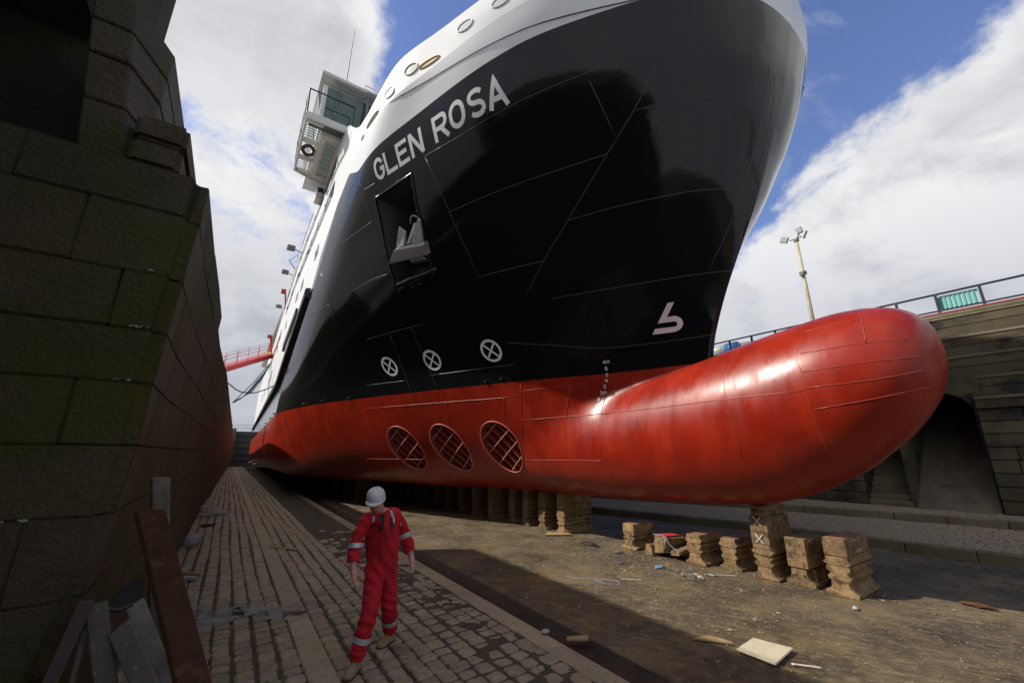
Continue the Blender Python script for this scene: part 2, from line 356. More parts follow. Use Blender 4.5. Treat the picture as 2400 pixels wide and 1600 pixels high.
def zfloor(X, Y):
    z = 0.022*(fbm(X, Y, 1.3, 5, 3)-0.5)+0.010*(fbm(X, Y, 9, 3, 9)-0.5)
    return z-0.03*np.exp(-((X-3.95)/0.08)**2)*0.5-0.004
sheet('dock_floor', np.concatenate([np.array([3.93, 3.96, 3.99]), np.arange(4.02, 13.9, 0.09)]), ysf, zfloor, M['floor'])
# drain channel between the path and the floor
gm = mat('wet_gutter_silt', (0.016, 0.011, 0.008), 0.55, c2=(0.045, 0.022, 0.012), scale=3.5, c3=(0.07, 0.055, 0.04), s3=14, lo3=0.6, hi3=0.7, rough2=0.7, bump=0.5, bscale=30, coords='World')
sheet('drain_channel', np.array([3.50, 3.575, 3.59, 3.66, 3.72, 3.78, 3.84, 3.90, 3.93, 3.95]), ysf,
      lambda X, Y: np.interp(X, [3.5, 3.575, 3.59, 3.70, 3.82, 3.90, 3.95], [-.012, -.012, -.07, -.085, -.075, -.045, -.010])+0.01*(fbm(X, Y, 8, 3, 5)-.5), gm)
# dirt bed of the cobbled path
def zbed(X, Y):
    bury = np.clip((X-2.15)/0.5, 0, 1)*(0.014+0.022*(fbm(X, Y, 4.5, 4, 21)-0.5)*2)*np.clip((3.40-X)/0.1, 0, 1)
    return -0.020+bury+0.006*(fbm(X, Y, 7, 3, 2)-.5)
path = sheet('cobbled_path', np.concatenate([[-9, -5, -3, -2, -1.4], np.arange(-1.0, 3.56, 0.06)]), np.concatenate([np.arange(-14, 1, 0.6), np.arange(1, 14, 0.06), np.arange(14, 90, 1.0)]), zbed, M['dirt'])

def cobble_geo(cx, cy, w, l, h, seed):
    """rounded irregular sett: base ring, shoulder ring, crown; 8+8+1 verts"""
    r = random.Random(seed); v = []
    n = 8; base = []
    for k, (x, y) in enumerate([(1, .72), (.76, 1), (-.76, 1), (-1, .72), (-1, -.72), (-.76, -1), (.76, -1), (1, -.72)]):
        base.append((x*(1+r.uniform(-.08, .03)), y*(1+r.uniform(-.08, .03))))
    for (x, y) in base: v.append((cx+x*w/2, cy+y*l/2, -0.05))
    tx, ty = r.uniform(-.008, .008), r.uniform(-.008, .008)
    for (x, y) in base: v.append((cx+x*w/2, cy+y*l/2, h-0.012+x*tx+y*ty))
    for (x, y) in base: v.append((cx+x*w*0.43, cy+y*l*0.43, h+x*tx*.8+y*ty*.8+r.uniform(-.002, .002)))
    f = [(k, (k+1) % n, n+(k+1) % n, n+k) for k in range(n)]+[(n+k, n+(k+1) % n, 2*n+(k+1) % n, 2*n+k) for k in range(n)]+[tuple(2*n+k for k in range(n))]
    return v, f
setts = []
def rows(x0, x1, nrow, y0, y1, l0, l1, hb, sd, gap=0.022):
    w = (x1-x0)/nrow
    for i in range(nrow):
        y = y0+random.Random(sd*97+i).uniform(0, .2); k = 0
        while y < y1:
            r = random.Random(sd*1000003+i*7919+k); l = r.uniform(l0, l1)
            xx = x0+(i+0.5)*w+0.014*math.sin(y*0.9+i*1.3)+r.uniform(-.006, .006)
            setts.append((xx, y+l/2, w-gap*r.uniform(.7, 1.6), l-gap*r.uniform(.6, 1.5), hb+r.uniform(-.006, .006), int(sd*1e6+i*7919+k)))
            y += l; k += 1
rows(-0.62, 0.97, 8, 2.6, 80, 0.15, 0.25, 0.004, 1)
rows(1.25, 2.25, 5, 2.6, 80, 0.16, 0.27, 0.004, 2)
rows(2.25, 3.30, 5, 2.6, 14, 0.16, 0.26, -0.001, 3)
kerbs = []
y = 2.4; k = 0
while y < 80:
    l = random.Random(k+5).uniform(0.75, 1.15); kerbs.append((1.11, y+l/2, 0.265, l-0.006, 0.006, 900000+k)); y += l; k += 1
y = 2.4
while y < 80:
    l = random.Random(k+5).uniform(0.8, 1.3); kerbs.append((3.44, y+l/2, 0.27, l-0.006, 0.002, 900000+k)); y += l; k += 1
def in_view_size(x, y):
    dx, dy = x, y; f = dx*math.sin(math.radians(34))+dy*math.cos(math.radians(34)); s = dx*math.cos(math.radians(34))-dy*math.sin(math.radians(34))
    if f < 1: return 0
    if abs(s/f) > 1.35: return 0
    d = math.sqrt(x*x+y*y+4.6); zz = f*math.cos(math.radians(15.3))-2.15*math.sin(math.radians(15.3)); u = -f*math.sin(math.radians(15.3))-2.15*math.cos(math.radians(15.3))
    if zz <= 0 or u/zz < -0.86: return 0
    return 1/d
setts = [s for s in setts if not (s[0] > 2.25 and random.Random(s[5]).random() < (s[1]-8.5)/5.5)]
setts.sort(key=lambda s: -in_view_size(s[0], s[1]))
near, rest = setts[:290], setts[290:]
for s in near:
    v, f = cobble_geo(0, 0, s[2], s[3], s[4], s[5]); me = bpy.data.meshes.new('cobble'); me.from_pydata(v, [], f); me.update(); me.materials.append(M['cobble'])
    o = bpy.data.objects.new('cobble', me); COL.objects.link(o); o.location = (s[0], s[1], 0); o.parent = path
b = MB()
for s in rest:
    v, f = cobble_geo(*s); b.add(v, f)
o = b.build('cobbles', M['cobble'], path); tag(o, kind='stuff')
def kerb_geo(s):
    x, y, w, l, h, sd = s; r = random.Random(sd); e = 0.01
    v = [(x-w/2, y-l/2, -.06), (x+w/2, y-l/2, -.06), (x+w/2, y+l/2, -.06), (x-w/2, y+l/2, -.06)]
    v += [(x-w/2, y-l/2, h-e), (x+w/2, y-l/2, h-e), (x+w/2, y+l/2, h-e), (x-w/2, y+l/2, h-e)]
    v += [(x-w/2+e, y-l/2+e, h+r.uniform(-.003, .003)), (x+w/2-e, y-l/2+e, h+r.uniform(-.003, .003)), (x+w/2-e, y+l/2-e, h+r.uniform(-.003, .003)), (x-w/2+e, y+l/2-e, h+r.uniform(-.003, .003))]
    f = [(0,1,5,4),(1,2,6,5),(2,3,7,6),(3,0,4,7),(4,5,9,8),(5,6,10,9),(6,7,11,10),(7,4,8,11),(8,9,10,11)]
    return v, f
for s in kerbs:
    if s[1] < 22:
        b = MB(); b.add(*kerb_geo(s)); b.build('kerb_stone', M['kerb'], path)
b = MB()
for s in kerbs:
    if s[1] >= 22: b.add(*kerb_geo(s))
tag(b.build('kerb_stones', M['kerb'], path), kind='stuff')
# lime wash spilt over the setts: thin crust patches
def crust(name, cx, cy, rx, ry, m, z=0.012, n=110, parent=path, seed=0, thr=0.5):
    xs = np.linspace(-rx, rx, n); X, Y = np.meshgrid(xs, np.linspace(-ry, ry, n), indexing='ij')
    d = 0.55*fbm(X+cx*3+seed, Y+cy, 7, 4, seed)+0.45*fbm(X+seed, Y, 60, 3, seed+1)-0.22*((X/rx)**2+(Y/ry)**2)
    P = np.stack([X+cx, Y+cy, np.full_like(X, z)], -1); mk = (d[:-1, :-1] > thr-0.10)
    v, f = grid_mesh(name, P, mk); me = bpy.data.meshes.new(name); me.from_pydata(v, [], [t[::-1] for t in f]); me.update()
    return link_mesh(name, me, m, parent)
for i, (cx, cy, rx, ry) in enumerate([(-0.25, 7.75, 0.50, 0.42), (0.20, 7.45, 0.42, 0.36), (0.58, 7.5, 0.30, 0.30), (1.02, 7.1, 0.36, 0.40), (-0.05, 7.1, 0.40, 0.16)]):
    crust('lime_patch', cx, cy, rx, ry, M['lime'], seed=i+3)
crust('rust_stain', 1.08, 7.0, 0.20, 0.12, mat('dark_red_stain', (0.055, 0.018, 0.014), 0.5), z=0.016, seed=9)

# terraces at the right: low stepped altars with setts
def xl(pts, Y): return np.interp(Y, [p[1] for p in pts], [p[0] for p in pts])
LA = [(13.6, -14), (13.1, 2.0), (12.98, 3.5), (12.75, 6.65), (11.5, 11.9), (10.6, 20), (10.6, 90)]
LB = [(17.6, -14), (17.35, 2.0), (16.9, 4.4), (15.95, 8.2), (13.9, 14), (12.6, 20), (12.6, 90)]
ty = np.concatenate([np.arange(-12, 20, 0.5), np.arange(20, 88, 4)])
def terrace(name, la, lb, z0, z1):
    P = np.zeros((len(ty), 2, 3)); b = MB()
    for i, Y in enumerate(ty): P[i, 0] = (xl(la, Y)+0.25 if la else 0, Y, z1); P[i, 1] = (xl(lb, Y)+0.3 if lb else 19.4, Y, z1)
    v, f = grid_mesh(name, P); me = bpy.data.meshes.new(name); me.from_pydata(v, [], f); me.update(); o = link_mesh(name, me, M['dirt']); tag(o, kind='structure')
    # kerb stones along the front edge
    i = 0; Y = -12.0
    far = MB()
    while Y < 60:
        l = 1.1 if Y < 20 else 3.0
        x0, x1 = xl(la, Y), xl(la, Y+l); q = far if Y > 20 else MB()
        q.hexa([(x0, Y+.006, z0-.1), (x0+.28, Y+.006, z0-.1), (x1+.28, Y+l-.006, z0-.1), (x1, Y+l-.006, z0-.1), (x0, Y+.006, z1+.004), (x0+.28, Y+.006, z1+.004), (x1+.28, Y+l-.006, z1+.004), (x1, Y+l-.006, z1+.004)])
        if Y <= 20: q.build('kerb_stone', M['coping'], o, bevel=0.02)
        Y += l
    tag(far.build('kerb_stones', M['coping'], o), kind='stuff')
    # setts
    s = MB(); rr = random.Random(5)
    for k in range(40):
        off = 0.30+k*0.21
        Y = -3.0
        while Y < 17:
            l = rr.uniform(.24, .34); x = xl(la, Y)+off
            if x < (xl(lb, Y)+0.0 if lb else 18.7):
                h = z1+0.012+rr.uniform(-.006, .006); w = .095; x1 = xl(la, Y+l)+off
                s.add([(x-w, Y, z1-.02), (x+w, Y, z1-.02), (x1+w, Y+l-.016, z1-.02), (x1-w, Y+l-.016, z1-.02), (x-w+.008, Y+.01, h), (x+w-.008, Y+.01, h), (x1+w-.008, Y+l-.026, h), (x1-w+.008, Y+l-.026, h)], [(4,5,6,7),(0,1,5,4),(1,2,6,5),(2,3,7,6),(3,0,4,7)])
            Y += l
    tag(s.build('setts', M['cobble'], o), kind='stuff')
    return o
terrace('lower_terrace', LA, LB, 0.0, 0.20)
terrace('upper_terrace', LB, None, 0.20, 0.42)
# quay ground beyond both walls, out to the horizon
qm = mat('quay_concrete', (0.22, 0.21, 0.19), 0.9, c2=(0.17, 0.16, 0.15), scale=0.3, coords='World')
qb = MB(); qb.box((19.9, -400, 6.3), (700, 700, 6.76)); tag(qb.build('right_quay_ground', qm), kind='structure')
qb = MB(); qb.box((-700, 4.6, 3.6), (-1.75, 700, 4.1)); tag(qb.build('left_quay_ground', qm), kind='structure')
# ------------------------------------------------------------------ ship's lines
XC = 8.25
def pchip(x, xp, fp):
    xp = np.asarray(xp, float); fp = np.asarray(fp, float); h = np.diff(xp); d = np.diff(fp)/h
    m = np.zeros_like(fp); m[0] = d[0]; m[-1] = d[-1]
    for i in range(1, len(xp)-1):
        if d[i-1]*d[i] > 0: w1 = 2*h[i]+h[i-1]; w2 = h[i]+2*h[i-1]; m[i] = (w1+w2)/(w1/d[i-1]+w2/d[i])
    x = np.clip(x, xp[0], xp[-1]); k = np.clip(np.searchsorted(xp, x, side='right')-1, 0, len(xp)-2); t = (x-xp[k])/h[k]
    return fp[k]*(1+2*t)*(1-t)**2+m[k]*h[k]*t*(1-t)**2+fp[k+1]*t*t*(3-2*t)+m[k+1]*h[k]*t*t*(t-1)
Y94 = np.array([(0,2.04),(.5,2.06),(1.0,2.14),(1.48,2.32),(1.77,2.46),(2.3,2.78),(3.02,3.36),(3.63,4.0),(3.97,4.37),(4.36,4.82),(4.67,5.27),(5.02,5.88),(5.23,6.30),(5.49,6.86),(5.77,7.46),(5.98,7.86),(6.21,8.32),(6.38,8.78),(6.49,9.35),(6.55,10.0),(6.58,10.9)])
Y4 = np.array([(0,4.6),(.19,4.96),(.37,5.46),(.9,6.85),(1.58,7.98),(2.01,8.8),(3.24,11.57),(4.5,14.64),(5.18,16.44),(5.71,18.1),(6.32,20.8),(6.58,23.5)])
WZ = np.array([(4,0),(4.5,.04),(5.1,.13),(5.55,.21),(6.1,.32),(6.8,.46),(7.2,.54),(7.64,.62),(8.1,.69),(8.5,.76),(8.9,.82),(9.2,.86),(9.6,.91),(10.6,1.0),(11.3,1.04),(12.2,1.04),(13,1.0)])
BF = np.array([(0,0),(10,.0),(12.3,.5),(14.5,1.6),(17,2.3),(21.8,4.1),(26,5.0),(40,5.3),(100,5.0)])
BM = 6.58; KEEL = 1.02
BD = np.linspace(0, BM, 330)
def smo(a, n):
    k = np.hanning(n+2)[1:-1]; k /= k.sum(); p = n//2
    ap = np.r_[2*a[0]-a[1:p+1][::-1], a, 2*a[-1]-a[-p-1:-1][::-1]]
    return np.convolve(ap, k, 'valid')[:len(a)]
D94 = smo(np.interp(BD, Y94[:,0], Y94[:,1]), 31); D4 = smo(np.interp(BD, Y4[:,0], Y4[:,1]), 31)
ZD = np.linspace(4, 13, 361); WD = smo(np.interp(ZD, WZ[:,0], WZ[:,1]), 33); WD[0] = 0
def rise(Y): return 1-(1-np.clip((10.5-np.asarray(Y, float))/8.5, 0, 1))**1.25
def kn(Y): return 10.25+1.0*rise(Y)
def tumble(z, Y): return 0.14*np.maximum(0, z-kn(Y))*np.clip((13-Y)/3, 0, 1)
def yb(b, z):
    w = np.interp(z, ZD, WD); b = np.asarray(b, float); k = np.clip(b/3.4, 0, 1); k = k*k*(3-2*k)
    ws = (1-(1-np.clip(w, 0, 1))**2.8)*(1-k)+w*k          # the upper stem is round, the forefoot sharp
    return D4[0]*(1-w)+D94[0]*w+(np.interp(b, BD, D4)-D4[0])*(1-ws)+(np.interp(b, BD, D94)-D94[0])*ws
def b_up(z, Y):
    z, Y = np.broadcast_arrays(np.asarray(z, float), np.asarray(Y, float)); out = np.empty(z.shape)
    for i in np.ndindex(z.shape):
        ys = yb(BD, z[i])
        if Y[i] < ys[0]: out[i] = -1
        elif Y[i] >= ys[-1]: out[i] = BM-max(0, .0195*(Y[i]-23))
        else: out[i] = np.interp(Y[i], ys, BD)-max(0, .0195*(Y[i]-23))
    return np.where(out > 0, out-tumble(z, Y), out)
def b_hull(z, Y):
    z, Y = np.broadcast_arrays(np.asarray(z, float), np.asarray(Y, float))
    up = b_up(np.maximum(z, 4), Y); bf = pchip(Y, BF[:,0], BF[:,1]); t = np.clip((z-KEEL)/(4-KEEL), 0, 1)
    p = np.interp(Y, [5, 12, 20, 26], [.5, .45, .35, .22]); lo = bf+(up-bf)*np.maximum(t, 1e-6)**p
    lo2 = bf+(up-bf)*np.sqrt(np.clip(1-(1-np.clip(t*2.2, 0, 1))**2, 0, 1)); k = np.clip((Y-24)/4, 0, 1)
    lo = lo*(1-k)+lo2*k
    return np.where(z >= 4, up, np.where(up < 0, -1, np.where(z < KEEL-1e-6, -1, lo)))
BT = np.array([(1.21,3.50),(1.24,3.84),(1.31,4.04),(1.43,4.19),(1.58,4.29),(1.75,4.35),(2.01,4.40),(2.27,4.41),(2.94,4.34),(3.65,4.23),(4.5,4.08),(5.5,3.90),(7,3.65),(9,3.4),(12,3.2),(100,3.2)])
BO = np.array([(1.21,3.50),(1.25,3.27),(1.34,2.98),(1.46,2.78),(1.59,2.60),(1.8,2.37),(2.11,2.10),(2.37,1.89),(2.7,1.70),(3.04,1.53),(3.46,1.38),(3.84,1.28),(4.32,1.22),(4.92,1.17),(5.79,1.13),(6.8,1.09),(9.95,1.05),(12,1.02),(100,1.02)])
BW = np.array([(1.21,0),(1.25,.27),(1.34,.5),(1.46,.64),(1.6,.76),(1.8,.87),(2.1,.97),(2.5,1.05),(3,1.10),(4,1.15),(5.5,1.18),(7,1.22),(9,1.28),(12,1.3),(100,1.3)])
def bulb(Y): return pchip(Y, BT[:,0], BT[:,1]), pchip(Y, BO[:,0], BO[:,1]), pchip(Y, BW[:,0], BW[:,1])
def b_ell(z, Y):
    zt, zb, w = bulb(Y); c = (zt+zb)/2; h = np.maximum((zt-zb)/2, 1e-4); r = 1-((z-c)/h)**2
    return np.where((r > 0) & (Y > 1.21) & (Y < 13.5), w*np.sqrt(np.clip(r, 0, 1)), -1)
def smax(a, b, k):
    k = np.maximum(k, 1e-3); h = np.clip(.5+.5*(a-b)/k, 0, 1); return b+(a-b)*h+k*h*(1-h)
def b_tot(z, Y):
    z, Y = np.broadcast_arrays(np.asarray(z, float), np.asarray(Y, float)); a = b_hull(z, Y); e = b_ell(z, Y)
    k = .5*np.clip((Y-5.2)/2.0, 0, 1)*np.clip((13.5-Y)/2, 0, 1)*np.clip((z-KEEL)/.5, 0, 1)
    both = (a > -.5); e2 = np.where(e < 0, 0.0*e, e)
    return np.where(both, np.where(e > -.5, smax(a, e2, k), np.maximum(a, 0)), np.maximum(a, e))
def S(Y, z, off=0.0):
    """point on the starboard shell at (Y, z), pushed outwards by off"""
    Y, z = np.broadcast_arrays(np.asarray(Y, float), np.asarray(z, float)); e = 0.01
    b = b_tot(z, Y); by = (b_tot(z, Y+e)-b_tot(z, Y-e))/(2*e); bz = (b_tot(z+e, Y)-b_tot(z-e, Y))/(2*e)
    by = np.clip(by, -12, 12); bz = np.clip(bz, -12, 12)
    n = np.stack([-np.ones_like(b), -by, -bz], -1); n /= np.linalg.norm(n, axis=-1, keepdims=True)
    return np.stack([XC-b, Y, z], -1)+n*np.asarray(off)[..., None], n
# ------------------------------------------------------------------ the ship
ship = empty('ferry', (XC, 10, 0), label='black and white ferry with red bulbous bow standing in the dry dock', cat='ship')
TUN = [(13.81, 2.31), (12.03, 2.31), (10.11, 2.31)]; TA, TH = 0.64, 0.70
def tun_r(Y, z, c): return np.sqrt(((Y-c[0])/TA)**2+((z-c[1])/TH)**2)
# red underwater hull
Ys = np.unique(np.concatenate([1.2101+0.5*np.linspace(0, 1, 16)**2.2, np.arange(1.75, 5.2, 0.06), np.arange(5.2, 8.9, 0.08), np.arange(8.9, 15, 0.037), np.arange(15, 27, 0.3), np.arange(27, 78.1, 1.5)]))
TH_ = np.linspace(-math.pi/2, math.pi/2, 76); NR = 14
P = np.zeros((len(Ys), 1+len(TH_)+NR, 3))
for i, Y in enumerate(Ys):
    zt, zb, w = [float(a) for a in bulb(Y)]; c = (zt+zb)/2; h = (zt-zb)/2
    z = c+h*np.sin(TH_)
    if Y < 4.62:
        b = w*np.cos(TH_); zz = np.r_[zb, z, np.full(NR, zt)]; bb = np.r_[0, b, np.zeros(NR)]; yy = np.full(len(zz), Y)
    else:
        top = max(zt, 4.0); z2 = zt+(top-zt)*np.linspace(0, 1, NR+1)[1:]
        zz = np.r_[z, z2]; yy = np.full(len(zz), Y)
        for c_ in TUN:      # pull vertices onto the tunnel outline
            r = tun_r(yy, zz, c_); m = np.abs(r-1) < 0.036
            yy[m] = c_[0]+(yy[m]-c_[0])/r[m]; zz[m] = c_[1]+(zz[m]-c_[1])/r[m]
        bb = b_tot(zz, yy); bb = np.maximum(bb, 0)
        if zt >= 4.0: bb[len(z)-1:] = np.minimum(bb[len(z)-1:], 0.06)
        zz = np.r_[zz[0], zz]; yy = np.r_[Y, yy]; bb = np.r_[0, bb]
    P[i, :, 0] = XC-bb; P[i, :, 1] = yy; P[i, :, 2] = zz
cy = (P[:-1, :-1]+P[1:, 1:]+P[1:, :-1]+P[:-1, 1:])/4
mask = np.ones(cy.shape[:2], bool)
for c_ in TUN: mask &= tun_r(cy[..., 1], cy[..., 2], c_) > 0.985
v, f = grid_mesh('h', P, mask, flip=True)
Q = P.copy(); Q[..., 0] = 2*XC-P[..., 0]
v2, f2 = grid_mesh('h', Q); k = len(v)
me = bpy.data.meshes.new('underwater_hull'); me.from_pydata(v+v2, [], f+[tuple(k+a for a in q) for q in f2])
bm = bmesh.new(); bm.from_mesh(me); bmesh.ops.remove_doubles(bm, verts=bm.verts, dist=0.0008); bmesh.ops.delete(bm, geom=[f for f in bm.faces if f.calc_area() < 1e-9], context='FACES_ONLY'); bm.to_mesh(me); bm.free()
hull = link_mesh('underwater_hull', me, M['red'], ship, smooth=True)

# black topsides and white upper side
ZS = np.array([(0,9.60),(10.3,9.61),(10.98,9.94),(12.42,9.43),(14.3,8.85),(15.95,7.88),(16.9,7.70),(20.4,6.70),(23.9,5.75),(25,5.70),(100,5.70)])
def zs(Y): return np.interp(Y, ZS[:,0], ZS[:,1])+1.0*rise(Y)
ZT = np.array([(0,11.16),(9.9,11.16),(10.6,11.3),(11.4,11.9),(12.3,12.7),(60,12.7),(64,11.6),(100,11.6)])
def zt_(Y): return np.interp(Y, ZT[:,0], ZT[:,1])+1.0*rise(Y)
PA = np.array([8.662, 8.905]); PE1 = np.array([1.37, -0.12]); PE2 = np.array([1.02, -2.05]); MI = np.linalg.inv(np.array([PE1, PE2]).T)
def pq(Y, z): d = np.stack([Y-PA[0], z-PA[1]], -1); return d @ MI.T
bcols = np.unique(np.concatenate([np.linspace(0, 3.4, 60), np.linspace(3.4, 6.3, 96), np.linspace(6.3, BM, 22)]))
aft = np.linspace(0, 1, 46)[1:]**1.7
TC = np.linspace(0, 1, 130)[1:]; BSP = 3.2; bc1 = np.linspace(0, BSP, 62)
def shell(name, z0f, z1f, nrow, m, cut=False, knuck=None):
    V = np.linspace(0, 1, nrow+1); n1, n2, n3 = len(bc1), len(TC), len(aft); P = np.zeros((n1+n2+n3, nrow+1, 3)); ya = 24+54*aft
    for j, vv in enumerate(V):
        Y = np.r_[yb(bc1, 7.0), 8+16*TC, ya]
        for it in range(40):
            z = z0f(Y)+(z1f(Y)-z0f(Y))*vv
            Yb = yb(bc1, z[:n1]); Ys_ = yb(np.full(n2, BSP), z[n1:n1+n2])
            Y = 0.5*Y+0.5*np.r_[Yb, Ys_*(1-TC)+24*TC, ya]
        z = z0f(Y)+(z1f(Y)-z0f(Y))*vv
        if cut:
            p = pq(Y, z); d = 0.030
            ins = (p[:, 0] > -d) & (p[:, 0] < 1+d) & (p[:, 1] > -d) & (p[:, 1] < 1+d)
            s = p.copy()
            for ax in (0, 1):
                for e in (0, 1): m_ = ins & (np.abs(p[:, ax]-e) < d); s[m_, ax] = e
            ch = ins & (np.abs(s-p).sum(1) > 1e-9)
            if ch.any():
                q = s[ch] @ np.array([PE1, PE2])+PA; Y[ch] = q[:, 0]; z[ch] = q[:, 1]
        b = b_up(z, Y); b[:n1] = np.where(bc1 > 0, np.maximum(bc1-tumble(z[:n1], Y[:n1]), 0), 0); b = np.maximum(b, 0)
        P[:, j, 0] = XC-b; P[:, j, 1] = Y; P[:, j, 2] = z
    cy = (P[:-1, :-1]+P[1:, 1:]+P[1:, :-1]+P[:-1, 1:])/4; mask = None
    if cut:
        p = pq(cy[..., 1], cy[..., 2]); mask = ~((p[..., 0] > 0) & (p[..., 0] < 1) & (p[..., 1] > 0) & (p[..., 1] < 1))
    v, f = grid_mesh('s', P, mask, flip=True); Q = P.copy(); Q[..., 0] = 2*XC-P[..., 0]; v2, f2 = grid_mesh('s', Q); k = len(v)
    me = bpy.data.meshes.new(name); me.from_pydata(v+v2, [], f+[tuple(k+a for a in q) for q in f2])
    bm = bmesh.new(); bm.from_mesh(me); bmesh.ops.remove_doubles(bm, verts=bm.verts, dist=0.0008); bm.to_mesh(me); bm.free()
    return link_mesh(name, me, m, ship, smooth=True)
shell('black_topside', lambda Y: 4.0+0*Y, zs, 96, M['black'], cut=True)
shell('lower_white_strake', zs, kn, 14, M['white'])
shell('bulwark', kn, zt_, 10, M['white'])
# deck, roof and transom close the ship
b = MB(); Yd = np.r_[np.linspace(2.5, 12, 30), np.linspace(12.5, 77.8, 20)]; xb = b_up(np.full(len(Yd), 10.6), Yd)
for i in range(len(Yd)-1): xb = np.maximum(xb, .3); b.add([(XC-xb[i]+.02, Yd[i], 10.5), (XC+xb[i]-.02, Yd[i], 10.5), (XC+xb[i+1]-.02, Yd[i+1], 10.5), (XC-xb[i+1]+.02, Yd[i+1], 10.5)], [(0,1,2,3)])
b.build('foredeck', M['grey'], ship)
b = MB(); b.box((1.75+.1, 12.5, 12.66), (2*XC-1.85, 60, 12.72)); b.box((2.9, 77.6, 1.6), (2*XC-2.9, 77.9, 11.5)); b.build('roof_deck', M['white2'], ship)

# ---- writing and marks laid on the plating
def surf_poly(pts, fill, off): # list of (Y,z), list of tris
    Pp, _ = S(np.array([p[0] for p in pts]), np.array([p[1] for p in pts]), off); return Pp.tolist(), fill
def ribbon(b, path, T, fn, off=0.006, closed=False, cap=0.0):
    """path in unit space, thickness T, mapped by fn to (Y,z)"""
    p = [Vector(q) for q in path]; q = []
    n = len(p); rng = n if closed else n-1
    for i in range(rng):
        a, c = p[i], p[(i+1) % n]; m = max(1, int((c-a).length/0.12))
        for k in range(m): q.append(a.lerp(c, k/m))
    if not closed: q.append(p[-1])
    n = len(q); L = []; R = []
    for i in range(n):
        a = q[(i-1) % n] if (closed or i > 0) else q[i]; c = q[(i+1) % n] if (closed or i < n-1) else q[i]
        t1 = (q[i]-a); t2 = (c-q[i])
        t1 = t1.normalized() if t1.length > 1e-9 else t2.normalized(); t2 = t2.normalized() if t2.length > 1e-9 else t1
        t = (t1+t2).normalized(); nn = Vector((-t.y, t.x)); c_ = max(0.5, t.dot(t1)); w = T/2/c_
        L.append(q[i]+nn*w); R.append(q[i]-nn*w)
    pts = [fn(*s) for s in L]+[fn(*s) for s in R]
    vs, _ = S(np.array([s[0] for s in pts]), np.array([s[1] for s in pts]), off)
    m = n if closed else n-1
    b.add(vs.tolist(), [(i, (i+1) % n, n+(i+1) % n, n+i) for i in range(m)])
def arc(cx, cy, rx, ry, a0, a1, n=12):
    return [(cx+rx*math.cos(math.radians(a0+(a1-a0)*k/n)), cy+ry*math.sin(math.radians(a0+(a1-a0)*k/n))) for k in range(n+1)]
Hh = 1.2; t = 0.21; e = t/2
GL = {  # strokes in a 1 x 1.2 cell
 'G': [arc(.5, Hh-.5, .5-e, .5-e, 20, 180)+arc(.5, .5, .5-e, .5-e, 180, 360)+[(1-e, .56), (.58, .56)]],
 'L': [[(e, Hh), (e, e), (1, e)]],
 'E': [[(1, Hh-e), (e, Hh-e), (e, e), (1, e)], [(e, .62), (.88, .62)]],
 'N': [[(e, 0), (e, Hh)], [(e*1.1, Hh-.02), (1-e*1.1, .02)], [(1-e, 0), (1-e, Hh)]],
 'R': [[(e, 0), (e, Hh-e), (.62, Hh-e)]+arc(.62, Hh-e-.27, 1-e-.62, .27, 90, -90, 8)+[(e, Hh-e-.54)], [(.52, Hh-e-.54), (.93, 0)]],
 'O': [arc(.5, Hh-.5, .5-e, .5-e, 0, 180)+arc(.5, .5, .5-e, .5-e, 180, 360)],
 'S': [arc(.5, Hh-.33, .5-e, .33-e, 25, 180, 8)+arc(.5, Hh-.33-e*.3, .5-e, .33-e*.9, 200, 260, 4)+[(.5, .60)]+arc(.5, .33+e*.3, .5-e, .33-e*.9, 80, 20, 4)+arc(.5, .33, .5-e, .33-e, 0, -155, 8)],
 'A': [[(e*.8, 0), (.5, Hh-.06), (1-e*.8, 0)], [(.24, .36), (.76, .36)]],
}
for ch, yl, yr in [('G', 9.71, 9.36), ('L', 9.32, 8.94), ('E', 8.89, 8.52), ('N', 8.45, 8.04), ('R', 7.71, 7.29), ('O', 7.23, 6.82), ('S', 6.73, 6.35), ('A', 6.30, 5.89)]:
    b = MB()
    def fn(s, tt, yl=yl, yr=yr):
        Y = yl+(yr-yl)*s; q = tt/Hh
        return (Y-.13*q, float(np.interp(Y, [6.0, 6.9, 7.5, 8.3, 8.9, 9.7], [9.385, 9.33, 9.25, 9.19, 9.14, 9.085]))+float(np.interp(Y, [6, 7.5, 9.5], [.54, .50, .46]))*q)
    for st in GL[ch]: ribbon(b, st, t, fn, closed=(ch == 'O'))
    b.build('letter', M['letter'], ship)
# ring-and-cross thruster warnings
for (cY, cz) in [(13.13, 4.885), (11.40, 4.87), (9.385, 4.875)]:
    b = MB(); fn = lambda s, tt, cY=cY, cz=cz: (cY-0.31*s, cz+0.30*tt)
    ribbon(b, arc(0, 0, .88, .88, 0, 350, 28), .22, fn, closed=True)
    ribbon(b, [(-.58, .62), (.58, -.62)], .17, fn, off=.009); ribbon(b, [(-.58, -.62), (.58, .62)], .17, fn, off=.012)
    b.build('thruster_warning_mark', M['letter'], ship)
# bulb mark
BP = [(4.983,5.363),(5.102,5.359),(5.261,5.166),(5.421,4.968),(5.267,4.968),(5.109,4.966),(5.074,4.95),(5.059,4.915),(5.074,4.882),(5.119,4.853),(5.305,4.859),(5.506,4.863),(5.594,4.749),(5.363,4.745),(5.145,4.743),(5.068,4.766),(4.999,4.819),(4.958,4.898),(4.954,4.969),(4.985,5.031),(5.045,5.073),(5.104,5.078),(5.212,5.073),(5.102,5.213)]
tri = tessellate_polygon([[Vector((a, c, 0)) for a, c in BP]]); vs, fs = surf_poly(BP, [tuple(q) for q in tri], 0.012)
b = MB(); b.add(vs, fs); b.build('bulbous_bow_mark', M['bsym'], ship)
